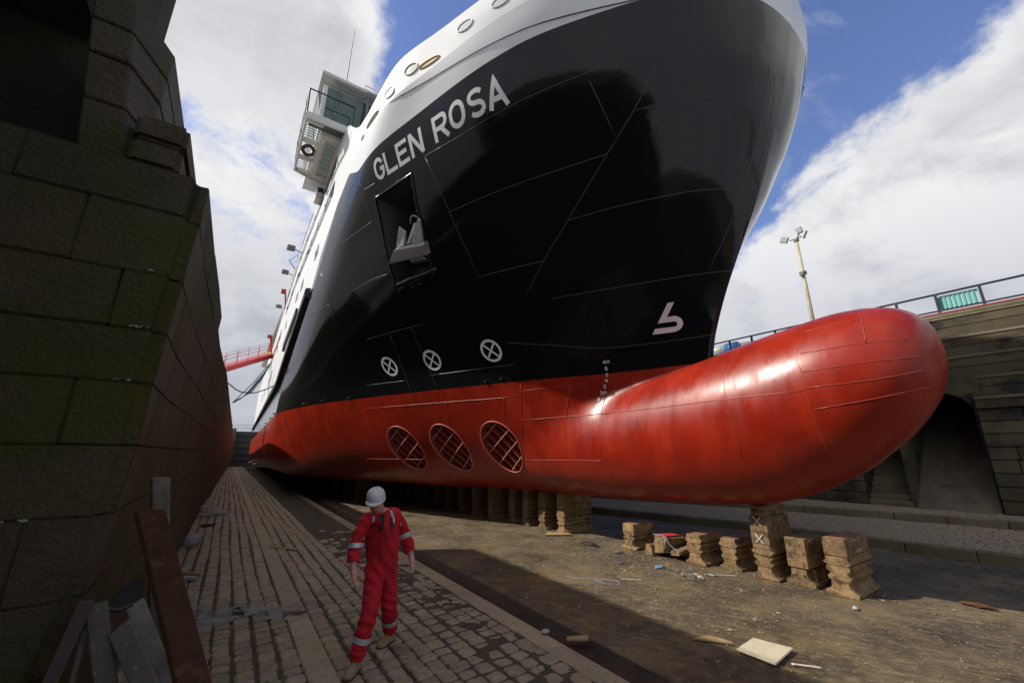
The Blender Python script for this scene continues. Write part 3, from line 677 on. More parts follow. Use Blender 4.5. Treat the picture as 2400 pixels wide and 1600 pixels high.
# draught marks
DG = {'4': [[(.7, 0), (.7, 1), (0, .35), (1, .35)]], 'M': [[(0, 0), (0, 1), (.5, .45), (1, 1), (1, 0)]], '8': [arc(.5, .72, .38, .28, 0, 330, 10), arc(.5, .26, .45, .26, 0, 330, 10)],
      '6': [arc(.5, .3, .42, .3, 0, 330, 10), [(.1, .35), (.3, .8), (.7, 1)]], '2': [arc(.5, .7, .42, .3, 170, 0, 6)+[(.1, 0), (.95, 0)]], '3': [arc(.45, .75, .4, .25, 150, -90, 6), arc(.45, .27, .45, .27, 90, -150, 6)]}
for txt, Y, z in [('4M', 6.765, 4.235), ('8', 6.76, 4.085), ('6', 6.775, 3.94), ('4', 6.81, 3.80), ('2', 6.87, 3.665), ('3M', 6.97, 3.515), ('8', 7.03, 3.37), ('6', 7.06, 3.21)]:
    b = MB()
    for i, ch in enumerate(txt):
        fn = lambda s, tt, i=i: (Y+.035-(i*.08+.058*s), z+.077*tt)
        for st in DG[ch]: ribbon(b, st, .19, fn, off=.010)
    b.build('draught_mark', M['letter'], ship)

# weld seams: thin beads standing proud
SEAM_BLACK=[[[8.108,9.11],[7.62,9.13],[7.171,9.163],[6.753,9.22],[6.363,9.283],[5.999,9.33],[5.658,9.387],[5.335,9.438],[5.026,9.477],[4.728,9.519],[4.441,9.551],[4.163,9.567],[3.897,9.591],[3.642,9.609],[3.395,9.612]],[[8.313,7.951],[7.786,8.0],[7.299,8.058],[6.845,8.097],[6.415,8.127],[6.003,8.157],[5.605,8.175],[5.225,8.192],[4.859,8.206]],[[6.071,7.234],[5.655,7.243],[5.263,7.255],[4.898,7.249],[4.556,7.249],[4.239,7.249],[4.067,7.268],[3.785,7.281],[3.532,7.286],[3.317,7.278]],[[8.659,6.594],[8.437,6.6],[8.217,6.606],[8.0,6.61],[7.787,6.612],[7.58,6.61],[7.377,6.607],[7.178,6.604],[6.981,6.601]],[[7.23,5.801],[6.751,5.787],[6.308,5.781],[5.899,5.783],[5.519,5.794],[5.161,5.811],[4.812,5.826],[4.476,5.834],[4.165,5.83],[3.941,5.843]],[[4.141,8.79],[3.883,8.779],[3.637,8.778],[3.507,8.809],[3.287,8.793],[3.074,8.793],[2.887,8.767],[2.736,8.722],[2.625,8.707]],[[3.003,10.192],[3.178,9.943],[3.358,9.699],[3.544,9.463],[3.74,9.233],[3.942,9.004],[4.155,8.778],[4.396,8.574],[4.648,8.371],[4.912,8.163],[5.178,7.941],[5.454,7.712],[5.745,7.48],[6.055,7.246],[6.387,7.01],[6.738,6.768],[7.1,6.508],[7.467,6.222],[7.852,5.924]],[[3.001,10.192],[2.792,10.271],[2.599,10.283],[2.434,10.258],[2.29,10.235],[2.186,10.23],[2.139,10.265],[2.126,10.202],[2.165,10.0]],[[2.156,10.162],[2.263,9.741],[2.386,9.38],[2.505,8.998],[2.642,8.665],[2.782,8.346],[2.927,8.028],[3.075,7.703],[3.248,7.392],[3.424,7.087],[3.601,6.778],[3.796,6.474],[4.013,6.179],[4.237,5.88]],[[2.123,10.236],[2.233,9.748],[2.369,9.366],[2.491,8.947],[2.635,8.594],[2.785,8.25],[2.937,7.895],[3.089,7.537],[3.243,7.179],[3.417,6.839],[3.595,6.497]],[[10.632,9.994],[10.347,9.33],[10.365,8.887],[10.481,8.501],[10.611,8.115],[10.724,7.709],[10.838,7.308],[10.962,6.916],[11.104,6.521]],[[8.119,9.093],[8.141,8.768],[8.188,8.458],[8.251,8.157],[8.311,7.847],[8.385,7.538],[8.476,7.232],[8.571,6.919],[8.659,6.594]],[[4.551,10.379],[4.561,10.135],[4.561,9.889],[4.552,9.646],[4.554,9.41],[4.564,9.173],[4.575,8.935],[4.588,8.693],[4.599,8.445]],[[6.431,10.197],[6.418,10.076],[6.406,9.956],[6.396,9.838],[6.388,9.722],[6.384,9.61],[6.383,9.502],[6.385,9.398],[6.389,9.296]],[[8.115,9.926],[8.11,9.876],[8.105,9.826],[8.1,9.775],[8.095,9.726],[8.091,9.676],[8.087,9.627],[8.084,9.579],[8.081,9.531]],[[10.296,9.088],[10.226,9.086],[10.159,9.085],[10.093,9.085],[10.029,9.086],[9.966,9.087],[9.904,9.089],[9.843,9.091],[9.783,9.093]],[[12.16,8.285],[11.905,8.282],[11.675,8.288],[11.461,8.3],[11.259,8.316],[11.064,8.333],[10.875,8.35],[10.69,8.368],[10.509,8.386]],[[13.102,7.026],[12.78,7.053],[12.473,7.082],[12.18,7.112],[11.899,7.143],[11.632,7.156],[11.375,7.152],[11.128,7.15],[10.89,7.149]],[[13.405,5.756],[13.068,5.768],[12.741,5.779],[12.427,5.791],[12.125,5.804],[11.838,5.813],[11.565,5.819],[11.3,5.824],[11.042,5.83]],[[14.502,4.413],[14.252,4.411],[14.011,4.409],[13.777,4.407],[13.548,4.406],[13.323,4.404],[13.103,4.403],[12.887,4.402],[12.675,4.401]],[[11.661,4.454],[11.265,4.452],[10.887,4.452],[10.523,4.452],[10.172,4.452],[9.831,4.45],[9.502,4.449],[9.183,4.448],[8.874,4.446]],[[8.832,4.999],[8.336,4.906],[7.877,4.821],[7.46,4.739],[7.083,4.652],[6.721,4.576],[6.324,4.577],[5.922,4.571],[5.534,4.557],[5.162,4.56],[4.812,4.565],[4.499,4.582]],[[12.804,8.324],[12.642,8.309],[12.49,8.296],[12.347,8.287],[12.212,8.282],[12.085,8.279],[11.965,8.279],[11.851,8.282],[11.742,8.286]],[[13.084,7.029],[12.816,7.039],[12.559,7.051],[12.312,7.064],[12.075,7.078],[11.844,7.092],[11.621,7.102],[11.404,7.111],[11.193,7.121]],[[16.472,7.083],[16.082,7.05],[15.721,7.023],[15.39,7.003],[15.091,6.99],[14.821,6.984],[14.577,6.984],[14.352,6.989],[14.142,6.997]],[[14.344,8.189],[14.104,7.88],[13.928,7.603],[13.854,7.369],[13.939,7.172],[14.064,6.984],[14.201,6.796],[14.338,6.605],[14.471,6.409]],[[12.374,5.74],[12.459,5.535],[12.534,5.325],[12.596,5.109],[12.641,4.888],[12.67,4.662],[12.666,4.43],[12.619,4.194],[12.568,3.959]],[[11.462,5.831],[11.532,5.623],[11.588,5.409],[11.629,5.188],[11.652,4.961],[11.66,4.73],[11.646,4.493],[11.591,4.253],[11.519,4.013]]]
SEAM_RED=[[[14.819,3.646],[13.87,3.641],[13.009,3.639],[12.2,3.635],[11.446,3.63],[10.754,3.624],[10.102,3.618],[9.484,3.612],[8.902,3.622]],[[9.12,2.997],[8.568,3.011],[8.053,3.025],[7.536,3.035],[7.0,3.038],[6.417,3.033],[5.865,3.027],[5.372,3.032],[4.923,3.04],[4.511,3.047],[4.135,3.055],[3.788,3.061],[3.468,3.061],[3.173,3.061],[2.898,3.062],[2.645,3.064]],[[2.614,3.104],[2.405,3.108],[2.211,3.114],[2.029,3.121],[1.858,3.134],[1.695,3.162],[1.544,3.193],[1.403,3.23],[1.287,3.288]],[[9.553,1.945],[9.155,1.952],[8.769,1.959],[8.4,1.965],[8.044,1.971],[7.701,1.971],[7.366,1.97],[7.042,1.971],[6.733,1.971]],[[16.088,1.938],[15.67,1.938],[15.269,1.937],[14.888,1.937],[14.529,1.937],[14.199,1.936],[13.893,1.936],[13.602,1.935],[13.32,1.934]],[[11.574,1.922],[11.52,1.921],[11.466,1.921],[11.412,1.921],[11.358,1.921],[11.304,1.92],[11.251,1.92],[11.198,1.92],[11.144,1.92]],[[8.851,3.938],[8.914,3.7],[8.983,3.461],[9.058,3.222],[9.142,2.983],[9.239,2.743],[9.343,2.5],[9.444,2.255],[9.562,2.007]],[[7.613,3.774],[7.729,3.492],[7.852,3.21],[7.91,2.919],[7.908,2.623],[7.874,2.336],[7.862,2.054],[7.824,1.794],[7.794,1.547]],[[6.868,3.573],[6.907,3.313],[6.911,3.053],[6.823,2.787],[6.775,2.533],[6.716,2.292],[6.692,2.058],[6.687,1.829],[6.73,1.597]],[[8.866,3.741],[8.641,3.75],[8.426,3.758],[8.217,3.767],[8.015,3.777],[7.82,3.787],[7.632,3.797],[7.449,3.808],[7.268,3.818]],[[2.745,4.135],[2.686,3.743],[2.65,3.411],[2.633,3.107],[2.61,2.824],[2.594,2.555],[2.582,2.298],[2.583,2.046],[2.647,1.782]],[[3.963,3.795],[3.897,3.53],[3.863,3.29],[3.843,3.063],[3.818,2.848],[3.803,2.64],[3.78,2.442],[3.758,2.251],[3.749,2.061]],[[1.901,4.218],[1.882,4.138],[1.87,4.066],[1.86,3.998],[1.853,3.934],[1.848,3.872],[1.844,3.812],[1.841,3.753],[1.84,3.696]],[[2.663,4.048],[2.558,4.058],[2.456,4.068],[2.359,4.08],[2.265,4.092],[2.17,4.09],[2.078,4.086],[1.99,4.084],[1.905,4.084]],[[2.644,3.666],[2.406,3.667],[2.187,3.672],[1.983,3.679],[1.793,3.686],[1.619,3.68],[1.458,3.683],[1.32,3.645],[1.237,3.67]],[[2.633,3.359],[2.413,3.365],[2.209,3.373],[2.018,3.383],[1.839,3.395],[1.673,3.399],[1.519,3.409],[1.375,3.426],[1.253,3.464]],[[2.568,2.776],[2.389,2.801],[2.221,2.826],[2.061,2.851],[1.909,2.878],[1.764,2.912],[1.628,2.947],[1.501,2.985],[1.383,3.029]],[[12.568,3.959],[12.578,3.92],[12.589,3.88],[12.599,3.84],[12.61,3.801],[12.622,3.761],[12.633,3.721],[12.644,3.682],[12.656,3.642]],[[11.574,3.983],[11.587,3.941],[11.6,3.899],[11.613,3.857],[11.626,3.815],[11.64,3.773],[11.654,3.731],[11.668,3.689],[11.682,3.647]],[[11.431,3.595],[11.449,3.515],[11.468,3.436],[11.487,3.356],[11.508,3.276],[11.53,3.196],[11.552,3.116],[11.576,3.035],[11.601,2.955]],[[9.446,3.602],[9.464,3.547],[9.482,3.492],[9.5,3.437],[9.519,3.381],[9.539,3.326],[9.559,3.271],[9.579,3.215],[9.6,3.16]]]

def bead(L, r, m, name, zlim=None):
    for pl in L:
        pl = [q for q in pl if (zlim is None or zlim(q))]
        if len(pl) < 3: continue
        a = np.array(pl)
        k = np.ones(3)/3
        if len(a) > 5: a[1:-1] = (a[:-2]+a[1:-1]*2+a[2:])/4
        Pp, _ = S(a[:, 0], a[:, 1], r*0.25)
        b = MB(); b.tube(Pp.tolist(), r, 5); b.build(name, m, ship, smooth=True)
bead(SEAM_BLACK, 0.0080, M['weldb'], 'weld_seam', lambda q: q[1] < 9.6)
bead(SEAM_RED, 0.0075, M['weldr'], 'weld_seam', lambda q: True)
for Y, z in [(21.0, 4.12), (19.0, 4.10), (17.3, 4.10), (15.6, 4.08), (24.6, 4.1), (28, 4.1), (33, 4.1), (9.85, 4.09), (9.35, 4.12)]:
    (p,), (n,) = [a for a in S(np.array([Y]), np.array([z]), 0.0)]
    b = MB(); b.tube([Vector(p)-Vector(n)*.02, Vector(p)+Vector(n)*.05], .045 if Y > 10 else .035, 8); b.build('pipe_stub', M['rubber'], ship)


# ---- tunnel thrusters
for c_ in TUN:
    a = np.linspace(0, 2*np.pi, 41); yy = c_[0]+TA*np.cos(a); zz = c_[1]+TH*np.sin(a); R0, nn = S(yy, zz, 0.004)
    b = MB(); b.tube(R0.tolist(), 0.018, 6, cap=False); ring = b.build('tunnel_mouth', M['rederim'], ship, smooth=True)
    b = MB(); n = len(a); P0 = R0.copy(); P1 = P0.copy(); P1[:, 0] = P0[:, 0].max()+1.4; P1[:, 1] = c_[0]+(yy-c_[0])*.93; P1[:, 2] = c_[1]+(zz-c_[1])*.93
    b.add(np.r_[P0, P1].tolist(), [(i, i+1, n+i+1, n+i) for i in range(n-1)]); b.build('tunnel_wall', M['redin'], ring, smooth=True)
    b = MB(); x = float(P1[:, 0].max())-.02; b.add([(x, *q) for q in P1[:-1, 1:].tolist()], [tuple(range(n-1))]); b.build('tunnel_shade_disc', mat('tunnel_shade_red', (0.03, 0.008, 0.008), .7), ring)  # dark disc stands in for the shade deep in the tunnel
    d1 = np.array([-.56, -.83]); d2 = np.array([-.84, .50])
    def chord(o, d):       # ends of the bar inside the ellipse
        A = (d[0]/TA)**2+(d[1]/TH)**2; B = 2*(o[0]*d[0]/TA**2+o[1]*d[1]/TH**2); Cc = (o[0]/TA)**2+(o[1]/TH)**2-0.93
        D = B*B-4*A*Cc
        if D <= 0: return None
        return (-B-math.sqrt(D))/(2*A), (-B+math.sqrt(D))/(2*A)
    for k in range(-1, 3):
        o = d2*(k*0.28-.12); ch = chord(o, d1)
        if ch is None: continue
        ss = np.linspace(ch[0], ch[1], 8); pts = np.array([c_+o+d1*s for s in ss]); A0, _ = S(pts[:, 0], pts[:, 1], -0.05)
        w = np.array([0, d2[0], d2[1]])*0.035; dp = np.array([0.16, 0.0, 0.0]); vs = []
        for p in A0: vs += [p-w, p+w, p+w+dp, p-w+dp]
        fs = [(4*i+j, 4*i+(j+1) % 4, 4*i+4+(j+1) % 4, 4*i+4+j) for i in range(7) for j in range(4)]+[(0,1,2,3), (28,29,30,31)]
        b = MB(); b.add(vs, fs); b.build('grille_bar', M['redin'], ring)
    for k in range(-1, 3):
        o = d1*(k*0.33-.15); ch = chord(o, d2)
        if ch is None: continue
        ss = np.linspace(ch[0], ch[1], 8); pts = np.array([c_+o+d2*s for s in ss]); A0, _ = S(pts[:, 0], pts[:, 1], -0.035)
        b = MB(); b.tube(A0.tolist(), 0.013, 5); b.build('grille_rod', M['rod'], ring)

# ---- anchor pocket, anchor
U_ = np.array([.424, -.906, 0]); V_ = np.array([-.531, -.249, .81]); N_ = np.array([-.734, -.344, -.586]); PC = np.array([3.174, 9.806, 7.681])
def AP(u, v, n=0.0): return tuple(PC+U_*u+V_*v+N_*n)
def AQ(u, v, n=0.0): return AP(u*.94, v*.94, n-.02)
cor = [(0, 0), (1, 0), (1, 1), (0, 1)]; loop = []
for i in range(4):
    a, c = np.array(cor[i]), np.array(cor[(i+1) % 4])
    for k in range(10): loop.append(a+(c-a)*k/10)
loop = np.array(loop, float); q = loop @ np.array([PE1, PE2])+PA; R0, nn = S(q[:, 0], q[:, 1], 0.006)
b = MB(); b.tube(np.r_[R0, R0[:1]].tolist(), 0.040, 8, cap=False); pocket = b.build('anchor_pocket_rim', M['black'], ship, smooth=True)
# pocket lining: vertical back wall under a level ceiling
def back(qv):   # p from fwd to aft, r from top to bottom
    p, r = qv; s0 = PA+PE1*p+PE2*1.0; base, _ = S(s0[0], s0[1], 0.0)
    inw = np.array([.93, .37, 0])*0.18
    pt = PA+PE1*p+PE2*r; top, _ = S(pt[0], pt[1], 0.0)
    x = base+inw; x = x+np.array([0.0, top[1]-base[1], 0])+np.array([.16, 0, 0])*(1-r); x[2] = top[2]; return x
B0 = np.array([back(l) for l in loop]); n = len(loop)
lx = (loop-.5)*1.09+.5; qx = lx @ np.array([PE1, PE2])+PA; RX, _ = S(qx[:, 0], qx[:, 1], -0.02); RI, _ = S(q[:, 0], q[:, 1], -0.02)
b = MB(); b.add(np.r_[RX, RI, B0].tolist(), [(i, (i+1) % n, n+(i+1) % n, n+i) for i in range(n)]+[(n+i, n+(i+1) % n, 2*n+(i+1) % n, 2*n+i) for i in range(n)]); b.build('pocket_lining', mat('pocket_paint', (0.030, 0.027, 0.024), 0.5), pocket)
b = MB(); b.add(B0.tolist()+[B0.mean(0).tolist()], [(i, (i+1) % n, n) for i in range(n)]); b.build('pocket_back', mat('pocket_back_paint', (0.015, 0.015, 0.015), 0.35), pocket)
b = MB(); b.hexa([AQ(-.92, -.46, .12), AQ(.62, -.56, .12), AQ(.72, -.40, -.35), AQ(-.62, -.34, -.35), AQ(-.42, -.11, .22), AQ(.73, -.23, .22), AQ(.70, -.10, -.25), AQ(-.35, -.04, -.25)])
crown = b.build('anchor', M['steel'], ship, bevel=0.03, seg=2, jitter=.006)
b = MB(); b.hexa([AQ(-.40, -.14, .16), AQ(-.05, -.10, .16), AQ(-.05, -.10, .02), AQ(-.40, -.14, .02), AQ(-.02, .44, .10), AQ(.14, .25, .10), AQ(.14, .25, .04), AQ(-.02, .44, .04)]); b.build('fluke', M['steel'], crown, bevel=.012, jitter=.004)
b = MB(); b.hexa([AQ(.25, -.12, .18), AQ(.60, -.20, .14), AQ(.60, -.20, .02), AQ(.25, -.12, .02), AQ(.70, .46, .10), AQ(.77, .42, .10), AQ(.77, .42, .03), AQ(.70, .46, .03)]); b.build('fluke', M['steel'], crown, bevel=.012, jitter=.004)
b = MB(); b.hexa([AQ(-.02, -.1, .10), AQ(.12, -.1, .10), AQ(.12, -.1, -.05), AQ(-.02, -.1, -.05), AQ(.40, .40, -.05), AQ(.50, .38, -.05), AQ(.50, .38, -.15), AQ(.40, .40, -.15)]); b.build('shank', M['steel'], crown, bevel=.012)
b = MB(); b.tube([AQ(.26, .40, -.1), AQ(.30, .50, -.08), AQ(.38, .58, -.08), AQ(.48, .59, -.08), AQ(.56, .52, -.08), AQ(.60, .42, -.1)], .022, 6); b.build('shackle', M['steel'], crown, smooth=True)
b = MB(); b.hexa([AQ(-.20, -.62, .02), AQ(.45, -.66, .02), AQ(.40, -.75, -.3), AQ(-.15, -.72, -.3), AQ(-.1, -.50, .10), AQ(.40, -.54, .10), AQ(.36, -.52, -.2), AQ(-.1, -.48, -.2)]); b.build('crown_plate', M['steel'], crown, bevel=.03)
b = MB(); b.tube([AP(-.86, -1.04, .03), AP(-.3, -1.0, .05), AP(.3, -.98, .05), AP(.66, -.93, .03)], .065, 10); b.build('pocket_sill', M['black'], pocket, smooth=True)

# ---- rubbing strake
bl = [(15.95, 7.82), (17.2, 7.50), (19.5, 6.85), (22, 6.12), (23.9, 5.62), (25, 5.55), (40, 5.55), (60, 5.55), (77, 5.55)]
b = MB(); vs = []
for Y, z in bl:
    bb = float(b_tot(z, Y)); x = XC-bb; d = .17
    for dx, dz in ((0.05, .21), (-.17, .16), (-.20, 0.0), (-.17, -.16), (0.05, -.21)): vs.append((x+dx, Y, z+dz+.08))
fs = [(5*i+j, 5*i+(j+1) % 5, 5*i+5+(j+1) % 5, 5*i+5+j) for i in range(len(bl)-1) for j in range(5)]+[tuple(range(5))[::-1], tuple(5*(len(bl)-1)+j for j in range(5))]
b.add(vs, fs); b.build('rubbing_strake', M['rubber'], ship)
b = MB(); b.hexa([(1.58, 19.8, 8.15), (1.76, 19.8, 8.15), (1.76, 24.3, 7.35), (1.58, 24.3, 7.35), (1.58, 19.8, 8.45), (1.76, 19.8, 8.45), (1.76, 24.3, 7.75), (1.58, 24.3, 7.75)]); b.build('upper_fender', M['rubber'], ship)
# stabiliser fins near the stern
for Y in (50, 60):
    b = MB(); b.hexa([(2.3, Y, .95), (4.2, Y, 1.35), (4.2, Y+3, 1.35), (2.3, Y+3, .95), (2.3, Y, 1.02), (4.2, Y, 1.6), (4.2, Y+3, 1.6), (2.3, Y+3, 1.02)]); b.build('stabiliser_fin', mat('pink_fin', (.5, .22, .2), .5), ship)

# ---- bulwark openings
def rimoval(Y, z, ay, az, m_in, r=0.022, rim=None, n=26, deep=.05):
    a = np.linspace(0, 2*np.pi, n+1); R0, nn = S(Y+ay*np.cos(a), z+az*np.sin(a), 0.012)
    b = MB(); b.tube(R0.tolist(), r, 6, cap=False); o = b.build('mooring_port_frame', rim or M['white'], ship, smooth=True)
    b = MB(); R1, _ = S(Y+ay*np.cos(a[:-1]), z+az*np.sin(a[:-1]), 0.006); c, _ = S(Y, z, 0.008); b.add(R1.tolist()+[c.tolist()], [(i, (i+1) % n, n) for i in range(n)]); b.build('port_cover', m_in, o)
cov = mat('port_cover_grey', (0.50, 0.49, 0.46), 0.5)
for Y, zz in ((4.55, 11.40), (5.40, 11.29), (6.22, 11.22), (7.69, 10.98), (8.44, 10.77)): rimoval(Y, zz, .19, .12, cov, r=.014)
rimoval(7.2, 10.88, .28, .06, M['gold'], r=.012, rim=M['gold']); rimoval(9.3, 10.57, .38, .07, M['glass'], r=.012, rim=M['grey']); rimoval(9.95, 10.45, .12, .05, M['brown'], r=.01)
# white curved fairing where the bulwark meets the deckhouse
b = MB(); vs = []; nk = 14
for k in range(nk+1):
    a = math.pi*(.5+1.0*k/nk); rr = .95
    for z, s in ((10.9, 1.0), (11.8, .96), (12.35, .86), (12.6, .66), (12.68, .3)): vs.append((2.75+rr*s*math.cos(a), 12.0+.9*s*math.sin(a)*-1, z))
b.add(vs, [(5*k+j, 5*k+j+1, 5*k+6+j, 5*k+5+j) for k in range(nk) for j in range(4)]); b.build('fairing', M['white'], ship, smooth=True)

# ---- windows along the white side
def xside(Y, z): return XC-float(b_up(z, Y))
def side_pane(Y0, Y1, z0, z1, m=None, name='window', d=0.02, par=None):
    b = MB(); x0, x1 = xside(Y0, z0), xside(Y1, z0); X0, X1 = xside(Y0, z1), xside(Y1, z1)
    b.hexa([(x0-d, Y0, z0), (x0+.05, Y0, z0), (x1+.05, Y1, z0), (x1-d, Y1, z0), (X0-d, Y0, z1), (X0+.05, Y0, z1), (X1+.05, Y1, z1), (X1-d, Y1, z1)])
    return b.build(name, m or M['darkglass'], par or ship)
for i in range(16): Y = 13.6+i*2.2; side_pane(Y, Y+1.95, 11.85, 12.3)
for i in range(10): Y = 13.3+i*1.55; side_pane(Y, Y+1.35, 10.62, 11.1)
for i in range(6): Y = 31+i*2.8; side_pane(Y, Y+2.0, 9.75, 10.35)
for Y in (15.3, 19.1, 20.8, 26.2, 33.0): side_pane(Y, Y+.75, 9.25, 9.62)
for Y in (36, 40, 47, 52): side_pane(Y, Y+1.1, 7.6, 8.3)
b = MB()
for i in range(30): Y = 20+i*1.35; b.tube([(1.75+.0195*max(0, Y-23), Y, 12.7), (1.75+.0195*max(0, Y-23), Y, 13.45)], .02, 5)
for z in (13.1, 13.45): b.tube([(1.75, 20, z), (1.75, 23, z), (2.45, 59, z)], .018, 5)
b.build('deck_railing', M['white2'], ship)
# floodlights on brackets over the side
for Y, xx, zz in ((22.3, 1.15, 12.35), (27.4, 1.30, 13.0), (35, 1.6, 13.1)):
    b = MB(); b.tube([(1.85, Y, zz-.1), (xx+.2, Y, zz+.05)], .025, 6); r_ = b.build('floodlight_bracket', M['grey'], ship)
    b = MB(); b.box((xx-.18, Y-.2, zz-.02), (xx+.2, Y+.2, zz+.18)); b.build('floodlight', M['grey'], r_, bevel=.03)
b = MB(); b.tube([(1.75, 25.8, 12.7), (1.35, 25.8, 13.2), (1.75, 25.8, 13.7), (1.85, 25.8, 13.1), (1.75, 25.8, 12.7)], .03, 6); b.build('ladder_frame', M['grey'], ship)
for Y, zz in ((31.5, 12.8), (41, 11.7), (43.0, 12.2)):
    b = MB(); b.tube([(1.9, Y, zz-1.0), (1.7, Y, zz+.5)], .05, 6); b.box((1.45, Y-.2, zz+.3), (1.75, Y+.2, zz+.55)); b.build('red_davit', M['gangred'], ship)

# ---- bridge and its wing
br = empty('bridge', (8.25, 13, 12.6)); br.parent = ship; br.matrix_parent_inverse = parent_inv(ship)
xa, xb_ = .92, 2*XC-.92
b = MB(); b.box((xa+.02, 13.15, 12.86), (xb_-.02, 17.2, 13.32)); b.box((xa+.02, 13.15, 14.42), (xb_-.02, 17.2, 14.68)); b.build('bridge_wall', M['white'], br)
# raked windows: outer glass leans out at the top
zA, zB = 13.32, 14.42
def quadp(p, th=.03): b = MB(); b.slab(*p, th); return b
xw = [xa+.03, 2.62, 4.3, 6.0, 7.7, 9.4, 11.1, 12.8, 14.5, xb_-.03]
for i in range(len(xw)-1):
    quadp([(xw[i]+.07, 13.20, zA), (xw[i+1]-.07, 13.20, zA), (xw[i+1]-.07, 12.95, zB), (xw[i]+.07, 12.95, zB)]).build('bridge_window', M['glass'], br)
    b = MB(); b.hexa([(xw[i]-.06, 13.22, zA), (xw[i]+.07, 13.22, zA), (xw[i]+.07, 13.3, zA), (xw[i]-.06, 13.3, zA), (xw[i]-.06, 12.90, zB), (xw[i]+.07, 12.90, zB), (xw[i]+.07, 13.1, zB), (xw[i]-.06, 13.1, zB)]); b.build('window_mullion', M['white'] if i == 0 else M['navy'], br)
yw = [13.25, 14.6, 15.9, 17.15]
for i in range(3): quadp([(xa+.05, yw[i+1]-.06, zA), (xa+.05, yw[i]+.06, zA), (xa-.12, yw[i]+.06, zB), (xa-.12, yw[i+1]-.06, zB)]).build('bridge_window', M['glass'], br)
b = MB(); b.box((xa-.16, 12.72, 14.69), (xb_+.16, 17.5, 14.83)); b.build('bridge_roof', M['white2'], br, bevel=.02)
b = MB(); b.tube([(2.2, 12.9, 15.15), (8, 12.9, 15.15)], .02, 5); b.tube([(2.2, 12.9, 15.0), (8, 12.9, 15.0)], .012, 5)
for k in range(6): b.tube([(2.2+k*1.1, 12.9, 14.83), (2.2+k*1.1, 12.9, 15.15)], .016, 5)
b.build('roof_railing', M['white2'], br)
b = MB(); b.tube([(1.66, 14.0, 14.83), (1.74, 14.0, 18.7)], [.03, .012], 6); b.build('whip_antenna', M['grey'], br)
b = MB(); b.box((1.30, 13.4, 14.83), (1.7, 13.9, 14.97)); b.build('vent_box', M['white2'], br)
# walkway outside the wing
b = MB(); b.box((.48, 12.60, 12.60), (2.4, 12.68, 12.84)); b.box((.48, 12.68, 12.60), (.56, 15.72, 12.74)); b.build('walkway_edge_beam', M['white2'], br)
for Y in (12.72, 13.75, 14.75, 15.62):
    b = MB(); b.box((.56, Y, 12.58), (1.04, Y+.09, 12.72)); b.build('walkway_bracket', M['white2'], br)
b = MB()
for k in range(22):
    Y = 12.85+k*.13
    if not (14.0 < Y < 14.75): b.box((.56, Y, 12.72), (1.04, Y+.012, 12.74))
for k in range(26): b.box((.60+k*.075, 12.69, 12.70), (.613+k*.075, 13.12, 12.72))
b.box((.6, 12.69, 12.725), (2.4, 13.12, 12.735))
tag(b.build('walkway_grating', M['grey'], br), kind='stuff')
b = MB(); b.box((1.04, 13.14, 12.56), (1.80, 13.34, 12.66)); b.box((1.04, 15.55, 12.56), (1.80, 15.85, 12.66)); b.box((1.04, 13.34, 12.56), (1.22, 15.55, 12.66)); b.box((1.62, 13.34, 12.56), (1.80, 15.55, 12.66)); b.box((1.0, 13.12, 12.66), (1.85, 15.9, 12.85)); b.build('wing_soffit', M['white2'], br, bevel=.012)
for k in range(6): b = MB(); b.box((1.30, 13.62+k*.29, 12.645), (1.54, 13.62+k*.29+.24, 12.658)); b.build('look_down_window', mat('pale_green_glass', (.25, .40, .32), .15), br)
b = MB(); b.hexa([(.48, 15.62, 12.52), (.60, 15.62, 12.52), (1.80, 16.1, 12.40), (1.72, 15.9, 12.40), (.48, 15.62, 12.66), (.60, 15.62, 12.66), (1.80, 16.1, 12.56), (1.72, 15.9, 12.56)]); b.build('wing_end_beam', M['white2'], br)
b = MB()
posts = [(.50, 12.66), (.50, 13.5), (.50, 14.3), (.50, 15.0), (.50, 15.68)]
for i, (x, y) in enumerate(posts): b.tube([(x, y, 12.8), (x-.02, y, 13.78)], .028, 6)
b.tube([(.48, 15.68, 13.78), (.48, 12.66, 13.78), (1.9, 12.66, 13.78)], .028, 6); b.tube([(.49, 15.68, 13.3), (.49, 12.66, 13.3)], .016, 5); b.tube([(1.9, 12.66, 12.8), (1.9, 12.66, 13.78)], .02, 5)
b.build('walkway_railing', M['navy'], br)
b = MB()
for r_ in (.20, .26, .31): b.tube([(.80+r_*math.cos(a)*.75, 14.38+r_*math.sin(a), 12.70+.02*math.sin(3*a)) for a in np.linspace(0, 2*math.pi, 20)], .026, 6, cap=False)
b.build('coiled_hose', M['brown'], br, smooth=True)
b = MB(); b.box((1.40, 16.3, 12.05), (1.76, 16.75, 12.62)); lt = b.build('side_lamp_box', M['white2'], ship, bevel=.02)
b = MB(); b.box((1.47, 16.27, 12.38), (1.66, 16.31, 12.58)); b.build('lamp_glass', M['darkglass'], lt)
# masthead tackle in front of the windows
b = MB()
for x in (1.32, 1.42): b.tube([(x, 12.85, 14.7), (x+.02, 12.8, 13.3)], .010, 5)
b.tube([(1.2, 12.8, 14.6), (3.2, 12.5, 14.3)], .018, 5); b.tube([(2.3, 12.7, 14.7), (2.32, 12.55, 13.0)], .05, 6); b.tube([(2.45, 12.7, 14.65), (2.47, 12.55, 13.2)], .025, 6); b.tube([(2.3, 12.5, 14.5), (4.5, 12.3, 14.5)], .02, 5); b.tube([(2.3, 12.5, 14.2), (4.5, 12.3, 14.3)], .02, 5)
b.build('window_wiper_rail', M['grey'], br)
